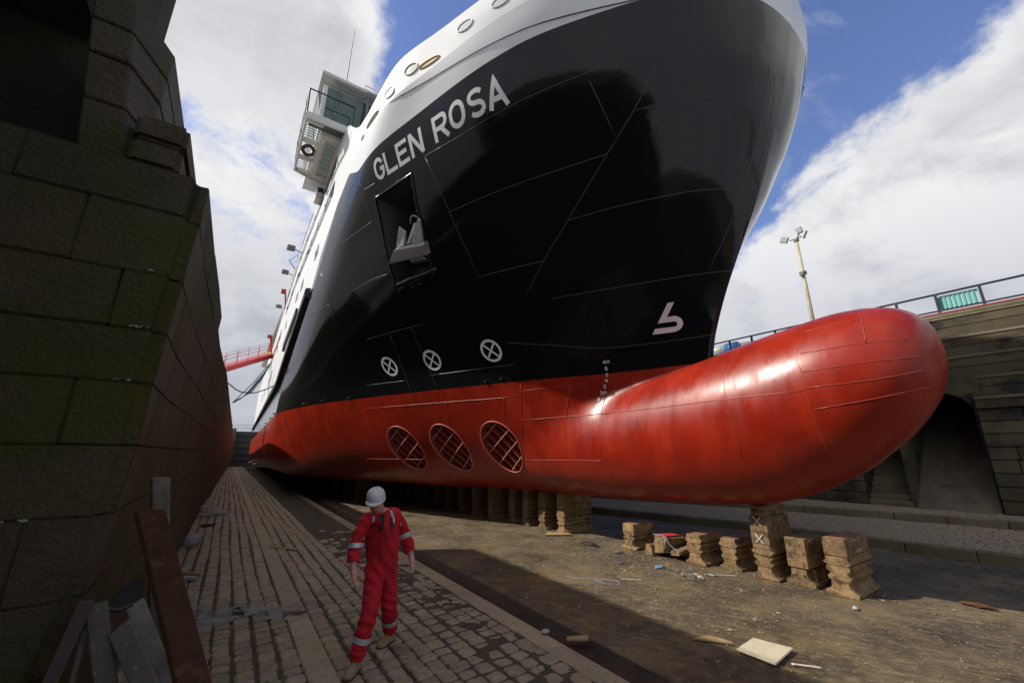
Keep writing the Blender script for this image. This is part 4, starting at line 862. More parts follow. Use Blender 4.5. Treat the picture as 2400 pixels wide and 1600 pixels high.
# ------------------------------------------------------------------ left dock wall
lw = empty('dock_wall', (-1.0, 4, 0), label='dark mossy granite dock wall rising on the left side of the photo', cat='wall')
ZJ = [-.12, .35, .80, 1.24, 1.74, 2.20, 2.65, 3.05, 3.50, 4.04, 4.42]
XCz = [(-.2, -.98), (.4, -.84), (.8, -.74), (1.24, -.65), (2.19, -.55), (3.02, -.54), (3.82, -.50), (4.42, -.48)]
def xc(z): return float(np.interp(z, [a for a, _ in XCz], [b for _, b in XCz]))
def xw(Y, z):
    t_ = np.clip(z/4.4, 0, 1); lo = np.interp(Y, [4, 7, 13, 22, 45, 85], [xc(0), -.64, -.60, -.55, -.2, .45]); hi = np.interp(Y, [4, 5.1, 7.2, 10.2, 12.7, 33, 59, 85], [-.48, -.47, -.44, -.42, -.32, -.07, .23, .5])
    base = lo*(1-t_)+hi*t_
    k = np.clip((Y-4)/3.0, 0, 1); return float(xc(z)*(1-k)+base*k)
def stone(b_or_none, q, parent, m, bev=0.035, name='stone_block', jit=0.0, corner=0.0):
    b = MB(); b.hexa(q)
    if not corner: return b.build(name, m, parent, bevel=bev, seg=2, smooth=False, jitter=jit)
    me = b.mesh(name); bm = bmesh.new(); bm.from_mesh(me); p1, p5 = Vector(q[1]), Vector(q[5])
    e = [e for e in bm.edges if {round((e.verts[0].co-p1).length, 4), round((e.verts[1].co-p5).length, 4)} == {0.0} or {round((e.verts[1].co-p1).length, 4), round((e.verts[0].co-p5).length, 4)} == {0.0}]
    bmesh.ops.bevel(bm, geom=e, offset=corner, segments=5, affect='EDGES')
    bmesh.ops.bevel(bm, geom=[e for e in bm.edges if len(e.link_faces) == 2 and e.calc_face_angle(0) > 0.9], offset=bev, segments=2, affect='EDGES', clamp_overlap=True)
    for v in bm.verts: v.co += Vector((random.uniform(-1, 1), random.uniform(-1, 1), random.uniform(-1, 1)))*jit
    bm.to_mesh(me); bm.free(); return link_mesh(name, me, m, parent)
g = 0.0025; rr = random.Random(3)
frontX = {7: [-.87, -1.75], 8: [-1.16, -1.9], 5: [-.95, -1.6], 4: [-1.35], 3: [-1.0, -1.55], 6: [-1.4], 9: [-1.55], 2: [-1.02, -1.7], 1: [-1.2], 0: [-1.3]}
for k in range(len(ZJ)-1):
    z0, z1 = ZJ[k]+g, ZJ[k+1]-g; j = [None]+frontX.get(k, [-1.2])+[-2.6]
    pr = rr.uniform(-.006, .006)
    dep = .55 if k % 2 else .95
    # corner block
    xl_ = j[1]+g
    xa0, xa1 = xc(z0), xc(z1); xb0, xb1 = xw(4+dep, z0), xw(4+dep, z1); y0 = 4.0+pr
    stone(None, [(xl_, y0, z0), (xa0, y0, z0), (xb0, 4+dep-g, z0), (xl_, 4+dep-g, z0), (xl_, y0, z1), (xa1, y0, z1), (xb1, 4+dep-g, z1), (xl_, 4+dep-g, z1)], lw, M['granL'], bev=.010, corner=.085 if k < 9 else .10, jit=.005)
    for i in range(1, len(j)-1):
        x1, x0 = j[i]-g, j[i+1]+g; yy = 4.0+rr.uniform(-.006, .006)
        stone(None, [(x0, yy, z0), (x1, yy, z0), (x1, yy+.6, z0), (x0, yy+.6, z0), (x0, yy, z1), (x1, yy, z1), (x1, yy+.6, z1), (x0, yy+.6, z1)], lw, M['granL'], bev=.012, jit=.005)
    # side face
    Y = 4+dep; far = MB()
    while Y < 84:
        l = rr.uniform(.9, 1.5) if Y < 20 else 4.0
        zt = z1 if Y < 7.5 else min(z1, 4.18)
        if zt > z0+.05:
            d = rr.uniform(-.003, .003); q = [(-1.3, Y+g, z0), (xw(Y, z0)+d, Y+g, z0), (xw(Y+l, z0)+d, Y+l-g, z0), (-1.3, Y+l-g, z0), (-1.3, Y+g, zt), (xw(Y, zt)+d, Y+g, zt), (xw(Y+l, zt)+d, Y+l-g, zt), (-1.3, Y+l-g, zt)]
            if Y < 15: stone(None, q, lw, M['granS'], bev=.007)
            else: far.hexa(q)
        Y += l
    tag(far.build('stone_courses', M['granS'], lw), kind='stuff')
b = MB(); b.hexa([(-2.6, 4.06, -.2), (-.98, 4.06, -.2), (-.70, 8, -.2), (-2.6, 8, -.2), (-2.6, 4.06, 4.38), (-.54, 4.06, 4.38), (-.50, 7.5, 4.38), (-2.6, 7.5, 4.38)]); b.box((-2.6, 7.5, -.2), (-.70, 84, 4.12)); b.build('wall_core', M['mortar'], lw)
# upper tiers
for z0, z1, x1, y1 in ((4.43, 4.66, -.70, 7.4), (4.67, 4.90, -.69, 7.4)):
    Y = 4.02
    while Y < y1:
        l = 1.1; stone(None, [(-1.04+.0, Y, z0), (x1, Y, z0), (x1, Y+l-.01, z0), (-1.04, Y+l-.01, z0), (-1.04, Y, z1), (x1, Y, z1), (x1, Y+l-.01, z1), (-1.04, Y+l-.01, z1)], lw, M['granL'], bev=.035); Y += l
def t3(z): # plan corners of the top tier at height z
    k = (z-4.42)/1.6; return [(-1.32-.20*k, 4.05), (-1.06-.20*k, 4.05), (-1.00-.03*k, 4.30+.25*k)]
for z0, z1 in ((4.43, 4.88), (4.89, 5.31), (5.33, 5.64), (5.65, 6.0)):
    A, B_, C_ = t3(z0); a2, b2, c2_ = t3(z1)
    b = MB(); vs = [(*A, z0), (*B_, z0), (*C_, z0), (C_[0], 13, z0), (A[0], 13, z0), (*a2, z1), (*b2, z1), (*c2_, z1), (c2_[0], 13, z1), (a2[0], 13, z1)]
    b.add(vs, [(0,4,3,2,1), (5,6,7,8,9), (0,1,6,5), (1,2,7,6), (2,3,8,7), (3,4,9,8), (4,0,5,9)]); b.build('parapet_stone', M['granL'], lw, bevel=.015)
b = MB(); b.box((-1.6, 16, 4.1), (-1.05, 84, 5.45)); b.build('parapet_stone', M['granL'], lw)  # hidden far parapet, added and sized to shade the lower hull
# stone vault added to darken the recess; roof and side wall unseen
b = MB(); b.box((-7, 5.2, 4.42), (-1.40, 5.6, 8)); b.box((-7, -4, 6.3), (-1.75, 5.6, 6.8)); b.box((-3.6, -4, -.2), (-2.75, 5.6, 6.3)); b.box((-2.6, 4.0, 4.2), (-1.4, 5.2, 4.425)); vault = b.build('shade_vault', M['vault']); tag(vault, label='unlit stone vault above the near end of the left dock wall', cat='vault')
# lime bled from the joints
def streak(x0, y0, z0, w, h, m=M['lime'], n=(0, -1, 0), seed=1, thr=.52):
    nx, nz = 44, 60; X, Z = np.meshgrid(np.linspace(-w/2, w/2, nx), np.linspace(-h/2, h/2, nz), indexing='ij'); d = fbm(X*1.0+seed, Z*.8, 26, 5, seed)*.9+.35*fbm(X+seed, Z, 90, 2, seed)-.22-.40*((X/(w/2))**2+(Z/(h/2))**2)
    mk = d[:-1, :-1] > thr-.10
    if n == (0, -1, 0): P = np.stack([X+x0, np.full_like(X, y0), Z+z0], -1)
    else: P = np.stack([np.full_like(X, x0)+X*0, X+y0, Z+z0], -1)
    v, f = grid_mesh('s', P, mk)
    if f:
        me = bpy.data.meshes.new('lime_bloom'); me.from_pydata(v, [], f); link_mesh('lime_bloom', me, m, lw)
for s in [(-.75, 3.975, 3.52, .25, .03, 7), (-.72, 3.975, 2.66, .35, .03, 8), (-1.05, 3.975, 1.74, .5, .03, 9), (-.70, 3.97, 3.06, .2, .03, 2)]:
    streak(s[0], s[1], s[2], s[3], s[4], seed=s[5])

# ------------------------------------------------------------------ right dock wall
rw = empty('dock_wall', (19.3, 0, .4), label='brown stepped stone dock wall beyond the red bulb, with stairs and a slide cut in it', cat='wall')
def fx(z): return float(np.interp(z, [.4, 3.5], [18.9, 19.25]))
zc = np.linspace(.42, 3.46, 9)
small = MB(); r2 = random.Random(8)
for k in range(8):
    z0, z1 = zc[k]+.008, zc[k+1]-.008; Y = 2.52
    first = True
    while Y > -9:
        l = r2.uniform(.55, 1.05); d = r2.uniform(-.02, .02); q = [(fx(z0)+d, Y-l+.008, z0), (20.2, Y-l+.008, z0), (20.2, Y-.008, z0), (fx(z0)+d, Y-.008, z0), (fx(z1)+d, Y-l+.008, z1), (20.2, Y-l+.008, z1), (20.2, Y-.008, z1), (fx(z1)+d, Y-.008, z1)]
        if Y > -1.5: stone(None, q, rw, M['granR'], bev=.018)
        else: small.hexa(q)
        Y -= l
    Y = 5.62
    while Y < 60:
        l = r2.uniform(.6, 1.1) if Y < 9 else 6
        q = [(fx(z0), Y+.008, z0), (20.2, Y+.008, z0), (20.2, Y+l-.008, z0), (fx(z0), Y+l-.008, z0), (fx(z1), Y+.008, z1), (20.2, Y+.008, z1), (20.2, Y+l-.008, z1), (fx(z1), Y+l-.008, z1)]
        if Y < 8: stone(None, q, rw, M['granR'], bev=.018)
        else: small.hexa(q)
        Y += l
tag(small.build('stone_courses', M['granR'], rw), kind='stuff')
# altars above
alt = [(3.47, 3.82, 19.14, 'l'), (3.84, 4.48, 19.30, 'r'), (4.50, 5.20, 19.42, 'r'), (5.22, 5.88, 19.53, 'r'), (5.90, 6.60, 19.62, 'r')]
for z0, z1, x, _ in alt:
    for (ya, yb_) in ((-9, 2.5), (4.4, 60)) if z0 < 4.0 else ((-9, 60),):
        Y = ya
        while Y < yb_:
            l = r2.uniform(1.3, 2.2) if -3 < Y < 14 else 6; e = min(Y+l, yb_)
            if z0 < 4.0 or True:
                if z0 == 3.84 and Y < 4.4 < 60 and e > 2.5: e2 = e
                zz = [z0] if z1-z0 < .5 else [z0, (z0+z1)/2]
                h = (z1-z0)/len(zz)
                for q0 in zz:
                    stone(None, [(x, Y+.006, q0), (20.3, Y+.006, q0), (20.3, e-.006, q0), (x, e-.006, q0), (x, Y+.006, q0+h-.01), (20.3, Y+.006, q0+h-.01), (20.3, e-.006, q0+h-.01), (x, e-.006, q0+h-.01)], rw, M['granR'], bev=.012)
            b = MB(); b.box((x-.035, Y+.004, z1-.07), (x+.30, e-.004, z1+.012)); b.build('altar_nosing', M['coping'], rw, bevel=.012)
            Y = e
b = MB(); b.box((19.60, -12, 6.62), (20.4, 60, 6.78)); b.build('wall_coping', M['coping'], rw, bevel=.02)
b = MB(); b.box((19.585, -12, 6.745), (19.60, 60, 6.785)); b.build('red_painted_edge', M['redcope'], rw)
b = MB(); b.box((20.2, -12, .3), (20.8, 2.5, 6.6)); b.box((20.2, 5.62, .3), (20.8, 60, 6.6)); b.box((20.2, 2.5, 4.3), (20.8, 5.62, 6.6)); b.build('wall_core', M['mortar'], rw)
# arch over the slide, in a rendered panel
yc = 3.45; rA = .93; b = MB(); ar = [(yc+rA*math.cos(a), 3.3+.80*math.sin(a)) for a in np.linspace(0, math.pi, 15)]
front = []; 
for (y, z) in ar: front.append((y, z))
for i in range(14):
    (y0, z0), (y1, z1) = front[i], front[i+1]
    for xa_, xb2 in ((19.24, 23.5),):
        b.hexa([(xa_, y1, z1), (xa_, y0, z0), (xb2, y0, z0), (xb2, y1, z1), (xa_, y1, 4.49), (xa_, y0, 4.49), (xb2, y0, 4.49), (xb2, y1, 4.49)])
b.box((19.24, 2.30, 3.84), (20.3, 2.52, 4.49)); b.build('arch_stonework', M['granR'], rw)
b = MB(); v = MB()
b.add([(18.75, 2.55, .30), (18.75, 4.36, .30), (23.5, 4.36, 4.1), (23.5, 2.55, 4.1)], [(0, 1, 2, 3)]); b.build('slide_ramp', M['concrete'], rw)
v.add([(fx(.4), 2.545, .3), (fx(3.5), 2.545, 4.2), (23.5, 2.545, 4.2), (23.5, 2.545, .3)], [(3, 2, 1, 0)]); v.build('blue_slide_cheek', M['bluewall'], rw)
b = MB(); b.box((23.5, 2.3, .3), (23.7, 5.8, 6)); b.build('slide_end_wall', M['mortar'], rw)
b = MB(); b.box((fx(.4)+.02, 4.37, .3), (23.5, 4.47, 4.2)); b.build('stair_cheek', M['granR'], rw)
for k in range(19):
    b = MB(); x = 18.85+k*.215; z = .42+k*.185
    b.box((x, 4.475, z-.2), (x+.45, 5.60, z+.185-.02)); b.build('step', M['coping'] , rw, bevel=.015)
b = MB(); b.box((18.9+.1, 5.6, .3), (23.5, 5.615, 6)); b.build('stair_side', M['mortar'], rw)

# railing on the right wall
rl = empty('quay_railing', (19.8, 0, 6.8), label='navy blue tubular railing along the top of the right dock wall', cat='railing')
for k in range(-8, 40):
    Y = .66+k*1.045; b = MB(); b.box((19.76, Y-.035, 6.78), (19.84, Y+.035, 7.50)); b.build('post', M['navy'], rl)
for z in (7.50, 6.90): b = MB(); b.tube([(19.8, -8, z), (19.8, 42, z)], .036 if z > 7 else .028, 8); b.build('rail', M['navy'], rl, smooth=True)
pn = empty('corrugated_panel', (19.92, 2.2, 6.9), label='teal corrugated sheet fixed behind the railing above the red bulb', cat='panel')
b = MB(); b.box((19.90, 1.78, 6.93), (19.93, 2.70, 7.43)); b.build('sheet', M['teal'], pn)
for k in range(8): b = MB(); y = 1.86+k*.115; b.box((19.87, y, 6.96), (19.90, y+.055, 7.38)); b.build('rib', mat('teal_rib', (.12, .38, .36), .5) if k == 0 else M['tealrib'], pn); M['tealrib'] = bpy.data.materials['teal_rib']

# tank and shed seen under the flare of the bow
tk = empty('storage_tank', (24, 12.6, 6.76), label='blue and grey tank with a yellow badge behind the railing, just right of the stem', cat='tank')
b = MB(); b.tube([(24, 11.75, 8.08), (24, 12.35, 8.08)], .42, 16); b.build('tank_end', mat('tank_blue', (.02, .10, .28), .4), tk, smooth=True)
b = MB(); b.tube([(24, 12.35, 8.08), (24, 13.6, 8.08)], .40, 16); b.build('tank_body', mat('tank_grey', (.30, .36, .44), .4), tk, smooth=True)
b = MB(); b.box((23.58, 12.62, 8.08), (23.61, 12.80, 8.24)); b.build('badge', M['yellow'], tk, bevel=.02)
b = MB(); b.box((23.7, 11.9, 6.76), (24.3, 12.1, 7.75)); b.box((23.7, 13.1, 6.76), (24.3, 13.3, 7.75)); b.build('cradle', M['grey'], tk)
sh = empty('workshop_shed', (25.5, 10.8, 6.76), label='low shed with a sloping grey roof seen between stem and red bulb', cat='shed')
b = MB(); b.hexa([(24.9, 9.4, 8.30), (27.5, 9.4, 8.30), (27.5, 12.1, 8.20), (24.9, 12.1, 8.20), (24.9, 9.4, 8.46), (27.5, 9.4, 8.46), (27.5, 12.1, 8.62), (24.9, 12.1, 8.62)]); b.build('roof', mat('shed_roof', (.20, .19, .17), .7), sh)
b = MB(); b.box((25.1, 9.5, 6.76), (27.3, 12.0, 8.2)); b.build('wall', M['gate'], sh); b = MB(); b.box((24.86, 9.4, 8.16), (24.92, 12.1, 8.21)); b.build('gutter_strip', M['board'], sh)

# floodlight mast
ms = empty('floodlight_mast', (24, 7.84, 6.76), label='tall rust-stained floodlight mast between the bow and the red bulb', cat='mast')
b = MB(); b.tube([(24, 7.84, 6.76), (24, 7.84, 13.30)], [.11, .075], 14); b.build('pole', M['mast'], ms, smooth=True)
for k in range(46): pass
b = MB()
for k in range(40): z = 7.3+k*.145; b.tube([(24, 7.84, z), (24, 7.84, z+.02)], .112-.0008*k, 10)
tag(b.build('pole_bands', M['mast'], ms), kind='stuff')
b = MB(); b.tube([(24, 7.84, 13.25), (24, 7.84, 13.38)], .13, 12); b.tube([(24, 8.15, 13.42), (24, 7.55, 13.42)], .03, 6); b.tube([(24, 7.84, 13.38), (24, 7.65, 13.62)], .03, 6); b.build('head_frame', M['grey'], ms)
for c_, u_, w_ in (((23.9, 8.38, 13.55), (0, .20, .12), (0, -.10, .17)), ((23.9, 7.60, 13.78), (0, .17, -.03), (0, .04, .21)), ((23.95, 7.42, 13.45), (0, .12, -.22), (.1, .04, .03))):
    c_, u_, w_ = map(Vector, (c_, u_, w_)); u_ *= .8; w_ *= .8; b = MB(); b.slab(c_-u_-w_, c_+u_-w_, c_+u_+w_, c_-u_+w_, .10); fl = b.build('floodlight', M['grey'], ms)
    b = MB(); b.slab(c_-u_*.85-w_*.85+Vector((-.012, 0, 0)), c_+u_*.85-w_*.85+Vector((-.012, 0, 0)), c_+u_*.85+w_*.85+Vector((-.012, 0, 0)), c_-u_*.85+w_*.85+Vector((-.012, 0, 0)), .008); b.build('lamp_glass', mat('lamp_glass', (.25, .26, .25), .3) if 'lampg' not in M else M['lampg'], fl); M['lampg'] = bpy.data.materials['lamp_glass']
b = MB(); b.sphere((23.84, 7.84, 11.22), .10); b.tube([(24, 7.84, 11.3), (24, 7.84, 11.45)], .17, 10); b.build('camera_dome', M['grey'], ms, smooth=True)

# ------------------------------------------------------------------ far end of the dock
dg = empty('dock_gate', (4, 82, 0), label='dark steel dock gate closing the far end, left of the hull', cat='gate')
b = MB(); b.box((.6, 82, -.1), (16, 83, 5.55)); b.build('gate_leaf', M['gate'], dg)
for z in (.9, 1.9, 2.9, 3.9, 4.8): b = MB(); b.box((.6, 81.8, z), (16, 82, z+.14)); b.build('gate_rib', M['gate'], dg)
b = MB(); b.box((-.6, 80, -.1), (.62, 83, 5.9)); b.build('gate_pier', M['coping'], dg)
b = MB()
for k in range(22): b.tube([(-.4+k*.4, 81.9, 5.6), (-.4+k*.4, 81.9, 6.6)], .03, 4)
for z in (6.1, 6.6): b.tube([(-.6, 81.9, z), (9, 81.9, z)], .03, 4)
b.build('gate_railing', M['grey'], dg)
gw = empty('gangway', (-.86, 38, 8.39), label='red gangway with handrails crossing from the left quay to the ship', cat='gangway')
A = Vector((-3.0, 34.9, 6.75)); Bp = Vector((2.0, 42.2, 10.55)); d = Bp-A
b = MB(); w = Vector((.5, -.4, 0)).normalized()*.45; up = Vector((0, 0, .42))
b.hexa([A-w, A+w, Bp+w, Bp-w, A-w+up, A+w+up, Bp+w+up, Bp-w+up]); b.build('deck_beam', M['gangred'], gw)
b = MB(); E = Bp-d*.05; b.hexa([E-w*1.05+Vector((0, 0, -.03)), E+w*1.05+Vector((0, 0, -.03)), Bp+w*1.05, Bp-w*1.05, E-w*1.05+up*1.1, E+w*1.05+up*1.1, Bp+w*1.05+up*1.1, Bp-w*1.05+up*1.1]); b.build('yellow_end', M['yellow'], gw)
for s_ in (-1, 1):
    b = MB()
    for hgt in (.75, 1.05, 1.35): b.tube([A+w*s_+Vector((0, 0, hgt)), Bp+w*s_+Vector((0, 0, hgt))], .016, 5)
    for k in range(8): q = A+d*k/7+w*s_; b.tube([q+up, q+Vector((0, 0, 1.35))], .018, 5)
    b.build('handrail', M['gangred'], gw)
b = MB(); b.tube([(-.9, 29.5, 6.35), (-.45, 30, 6.11), (-.2, 30, 5.9), (.15, 30, 5.74), (.6, 30, 5.72), (.95, 30, 5.80), (1.4, 30, 6.02), (1.85, 30, 6.32)], .035, 6); tag(b.build('mooring_cable', M['rubber'], smooth=True), label='black cable sagging from the left wall to the ship side', cat='cable')
P = np.zeros((18, 7, 3))
for i in range(18):
    s = i/17; c0 = np.array([1.55-1.75*s, 33, 8.3-2.9*s-.5*math.sin(math.pi*s)]); wd = .10+.35*math.sin(math.pi*min(1, s*1.3))*(1-s*.6)
    for j in range(7): P[i, j] = c0+np.array([.45, 0, -.55])*wd*(j/6-.3)+np.array([0, .25*math.sin(j*1.7+i*.6), .03*math.sin(i*1.3+j)])
v_, f_ = grid_mesh('n', P); me = bpy.data.meshes.new('debris_net'); me.from_pydata(v_, [], f_); tag(link_mesh('debris_net', me, M['net'], smooth=True), label='grey green netting slung between the ship side and the left wall', cat='net')
bb = MB(); bb.tube([(1.5, 32.9, 8.2), (.75, 32.9, 6.8), (-.25, 32.9, 5.35)], .03, 5); tag(bb.build('net_rope', M['rubber']), label='dark rope along the edge of the slung netting', cat='rope')
# ------------------------------------------------------------------ keel blocks
def prof_hexa(prof, x0, x1, y, m, name, parent, mirror=True, jit=.004, bev=.008):
    """prof: list of (half width, z) from bottom to top; extruded along X"""
    L_ = [(y-h, z) for h, z in prof]; R_ = [(y+h, z) for h, z in prof][::-1]; ring = L_+R_; n = len(ring); nx = 3; vs = []
    for i in range(nx):
        x = x0+(x1-x0)*i/(nx-1)
        for (yy, z) in ring: vs.append((x, yy, z))
    fs = [(i*n+j, i*n+(j+1) % n, (i+1)*n+(j+1) % n, (i+1)*n+j) for i in range(nx-1) for j in range(n)]+[tuple(range(n))[::-1], tuple((nx-1)*n+j for j in range(n))]
    b = MB(); b.add(vs, fs); return b.build(name, m, parent, bevel=bev, jitter=jit)
CAST = [(.20, 0), (.20, .05), (.15, .10), (.125, .16), (.125, .19)]
def stack(x, y, hts, label, m=None, ln=.85, ribbed=False, rz=0.0, group='keel blocks on the dock floor'):
    m = m or M['block']; o = empty('keel_block', (x, y, 0), label=label, cat='keel block', group=group); z = 0.0
    kids = []
    for i, (kind, h) in enumerate(hts):
        w = random.uniform(-.008, .008)
        if kind == 'base': pr = [(.215, z), (.22, z+.045*h/.2), (.155, z+.08*h/.2), (.120, z+.13*h/.2), (.115, z+h)]; nm = 'cast_base'
        elif kind == 'mid': pr = [(.115, z), (.150, z+.02), (.158, z+h*.30), (.118, z+h*.42), (.118, z+h*.55), (.160, z+h*.70), (.150, z+h)]; nm = 'cast_block'
        elif kind == 'cap': pr = [(.120, z), (.165, z+h*.15), (.188, z+h*.40), (.150, z+h*.55), (.145, z+h)]; nm = 'cast_cap'
        elif kind == 'timber': pr = [(.155, z), (.155, z+h*.5), (.155, z+h)]; nm = 'timber_block'
        elif kind == 'thin': pr = [(.11, z), (.11, z+h)]; nm = 'wedge'
        k_ = prof_hexa(pr, x+w*2.5, x+ln+w*2.5, y+w*1.2, m, nm, o, jit=.006 if kind != 'timber' else .004); kids.append(k_)
        if kind == 'timber' and m is M['block'] and i > 2: k_.data.materials[0] = M['block']
        if ribbed:
            for q in range(5):
                b = MB(); xx = x+.14+q*.16; b.box((xx, y-.19, z+.02), (xx+.035, y-.12, z+h-.02)); b.build('rib', m, k_)
            for yy in (-.07, .07): b = MB(); b.tube([(x-.004, y+yy, z+h*.6), (x+.03, y+yy, z+h*.6)], .012, 6); b.build('bolt_hole', M['mortar'], k_)
        z += h+.003
    b = MB(); b.box((x+.02, y-.13, z-.002), (x+ln-.02, y+.13, z+.002)); b.build('worn_top', M['blockred'] if not ribbed else m, kids[-1])
    return o
stack(8.05, 7.07, [('base', .19), ('mid', .17), ('timber', .17)], 'low stack of worn keel blocks nearest the ship, first of the front row', ln=.75)
stack(8.06, 5.40, [('base', .20), ('mid', .18), ('cap', .16)], 'low keel block stack just right of the toppled blocks', ln=.9)
stack(8.26, 4.80, [('base', .18), ('mid', .20), ('cap', .16)], 'low keel block stack just left of the tall one', ln=.85)
tall = stack(8.18, 4.13, [('base', .20), ('mid', .18), ('cap', .16), ('timber', .22), ('timber', .26), ('thin', .09), ('thin', .08)], 'tall keel block stack lashed with rope crosses, touching the red bulb', ln=.85)
stack(8.26, 3.61, [('base', .28), ('timber', .20), ('timber', .25)], 'ribbed cast keel block with small bolt holes, right of the tall stack', ln=.75, ribbed=True)
last = stack(8.24, 3.03, [('base', .20), ('mid', .22), ('cap', .14), ('timber', .26)], 'keel block stack with a whitish stain, rightmost of the row', ln=.95)
b = MB(); b.hexa([(8.26, 2.866, .60), (8.85, 2.866, .60), (8.85, 2.870, .60), (8.26, 2.870, .60), (8.30, 2.868, .80), (8.75, 2.868, .80), (8.75, 2.872, .80), (8.30, 2.872, .80)]); b.build('whitish_stain', mat('chalky_stain', (.24, .24, .23), .9, c2=(.33, .215, .095), scale=9, lo=.45, hi=.6), last)
for zc_, s_ in ((.95, 1), (.66, 1)):
    for (a, c) in (((-.06, -.07), (.06, .07)), ((-.06, .07), (.06, -.07))):
        for of in (0, .012): b = MB(); b.tube([(8.165, 4.13+a[0]+of, zc_+a[1]), (8.150, 4.13, zc_), (8.165, 4.13+c[0]+of, zc_+c[1])], .0055, 5); b.build('rope_lashing', M['whitecord'], tall)
tp = empty('toppled_keel_block', (8.2, 6.2, 0), label='toppled keel blocks with a bright red painted top and a blue cord', cat='keel block')
b = MB(); b.hexa([(7.95, 6.05, .12), (8.7, 5.95, .10), (8.75, 6.22, .06), (8.0, 6.38, .04), (8.0, 5.98, .40), (8.72, 5.85, .36), (8.78, 6.15, .38), (8.05, 6.32, .42)]); tb = b.build('timber_block', M['block'], tp, bevel=.012, jitter=.006)
b = MB(); b.hexa([(8.05, 6.02, .425), (8.45, 5.97, .415), (8.48, 6.18, .42), (8.09, 6.27, .432), (8.05, 6.02, .43), (8.45, 5.97, .42), (8.48, 6.18, .425), (8.09, 6.27, .437)]); b.build('red_painted_patch', M['redpaint'], tb)
b = MB(); b.hexa([(7.92, 6.32, 0), (8.3, 6.3, 0), (8.3, 6.50, 0), (7.92, 6.52, 0), (7.95, 6.34, .22), (8.3, 6.32, .2), (8.3, 6.48, .2), (7.95, 6.50, .22)]); b.build('cast_base', M['block'], tp, bevel=.012, jitter=.008)
b = MB(); b.hexa([(8.0, 5.72, .10), (8.7, 5.55, .20), (8.7, 5.80, .16), (8.05, 5.95, .05), (8.0, 5.70, .19), (8.7, 5.53, .30), (8.7, 5.80, .27), (8.05, 5.95, .17)]); b.build('cast_block', M['block'], tp, bevel=.012, jitter=.008)
b = MB(); b.tube([(7.97, 6.30, .44), (8.02, 6.12, .44), (7.985, 6.0, .42), (7.98, 5.92, .30), (8.0, 5.82, .22), (8.02, 5.74, .205)], .006, 5); b.build('blue_cord', M['bluew'], tp)
# the row under the hull
under = [(8.0, 9.42, 'broad keel block stack at the edge of the hull shadow, first under the ship'), (7.93, 10.2, 'second keel block stack under the hull from the sunlit floor'), (7.92, 11.03, 'third keel block stack under the hull from the sunlit floor'), (7.92, 11.8, 'fourth keel block stack under the hull, deep in shade')]
for i, (x, y, lb) in enumerate(under): stack(x, y, [('base', .20), ('mid', .20), ('cap', .16), ('timber', .22), ('timber', .24)], lb, ln=1.05, m=M['block'] if i == 0 else M['blockshade'], group='keel blocks under the ship')
proto = None
for i in range(20):
    y = 12.6+i*1.15; o = stack(7.6, y, [('base', .20), ('mid', .22), ('timber', .30), ('timber', .29)], 'keel block stack in the dark under the hull', ln=1.3, m=M['blockshade'], group='unlit keel blocks under the ship')
for i in range(10):
    y = 21+i*2.2; stack(5.2, y, [('base', .20), ('mid', .22), ('timber', .30), ('timber', .29)], 'side keel block stack in the dark under the bilge', ln=.8, m=M['blockshade'], group='unlit bilge blocks under the ship')
b = MB(); b.hexa([(7.35, 9.35, .01), (8.0, 8.95, .01), (8.05, 9.15, .01), (7.7, 9.62, .01), (7.35, 9.35, .035), (8.0, 8.95, .035), (8.05, 9.15, .035), (7.7, 9.62, .035)]); tag(b.build('flat_board', M['wood']), label='flat splintered board at the foot of the first block under the ship', cat='board')

# ------------------------------------------------------------------ timbers leaning on the left wall
def plank(a, c, w, th, m, name, label, bev=.006, jit=.002, nrm=None, cat='plank', grp=None, seg=8):
    """a foot, c head, w = width vector, th = thickness vector"""
    a, c, w, th = map(Vector, (a, c, w, th)); vs = []
    for i in range(seg+1):
        p = a.lerp(c, i/seg); vs += [p, p+w, p+w+th, p+th]
    fs = [(4*i+j, 4*i+(j+1) % 4, 4*i+4+(j+1) % 4, 4*i+4+j) for i in range(seg) for j in range(4)]+[(3,2,1,0), tuple(4*seg+j for j in range(4))]
    b = MB(); b.add(vs, fs); return tag(b.build(name, m, bevel=bev, jitter=jit), label=label, cat=cat, group=grp)
plank((.30, 3.24, .0), (-.50, 4.25, 1.74), (.175, -.10, .01), (-.02, .03, -.03), M['rust'], 'steel_plate', 'long rusty orange steel plate leaning on the left wall', cat='plate')
plank((-.24, 3.86, 0), (-.61, 3.93, 1.21), (.10, .0, .01), (0, .05, 0), M['timber'], 'timber_plank', 'grey weathered plank with a rusty top end, left of the leaning timbers')
plank((.20, 3.45, 0), (-.46, 3.90, 1.03), (.085, 0, .085), (0, .07, -.02), M['timber'], 'timber_plank', 'grey brown timber leaning diagonally across the middle of the pile')
plank((.20, 3.75, 0), (-.42, 4.02, 1.14), (.085, 0, .055), (0, .05, -.01), M['timberL'], 'timber_plank', 'pale rough plank behind the brown timber, next to the rusty plate')
plank((-.22, 5.0, 0), (-.49, 4.62, 1.95), (.12, -.02, 0), (-.02, .05, 0), M['timberL'], 'timber_post', 'pale upright timber poking out above the rusty plate', cat='timber')
plank((-.86, 3.84, .0), (-.64, 3.90, 1.25), (.075, -.01, 0), (0, .03, 0), M['redplank'], 'stained_plank', 'dull reddish plank standing against the wall corner, leftmost of the pile')
plank((-.60, 3.88, 0), (-.60, 3.96, 1.12), (.03, 0, 0), (0, .03, 0), M['timber'], 'thin_batten', 'thin dark batten left of the grey plank')
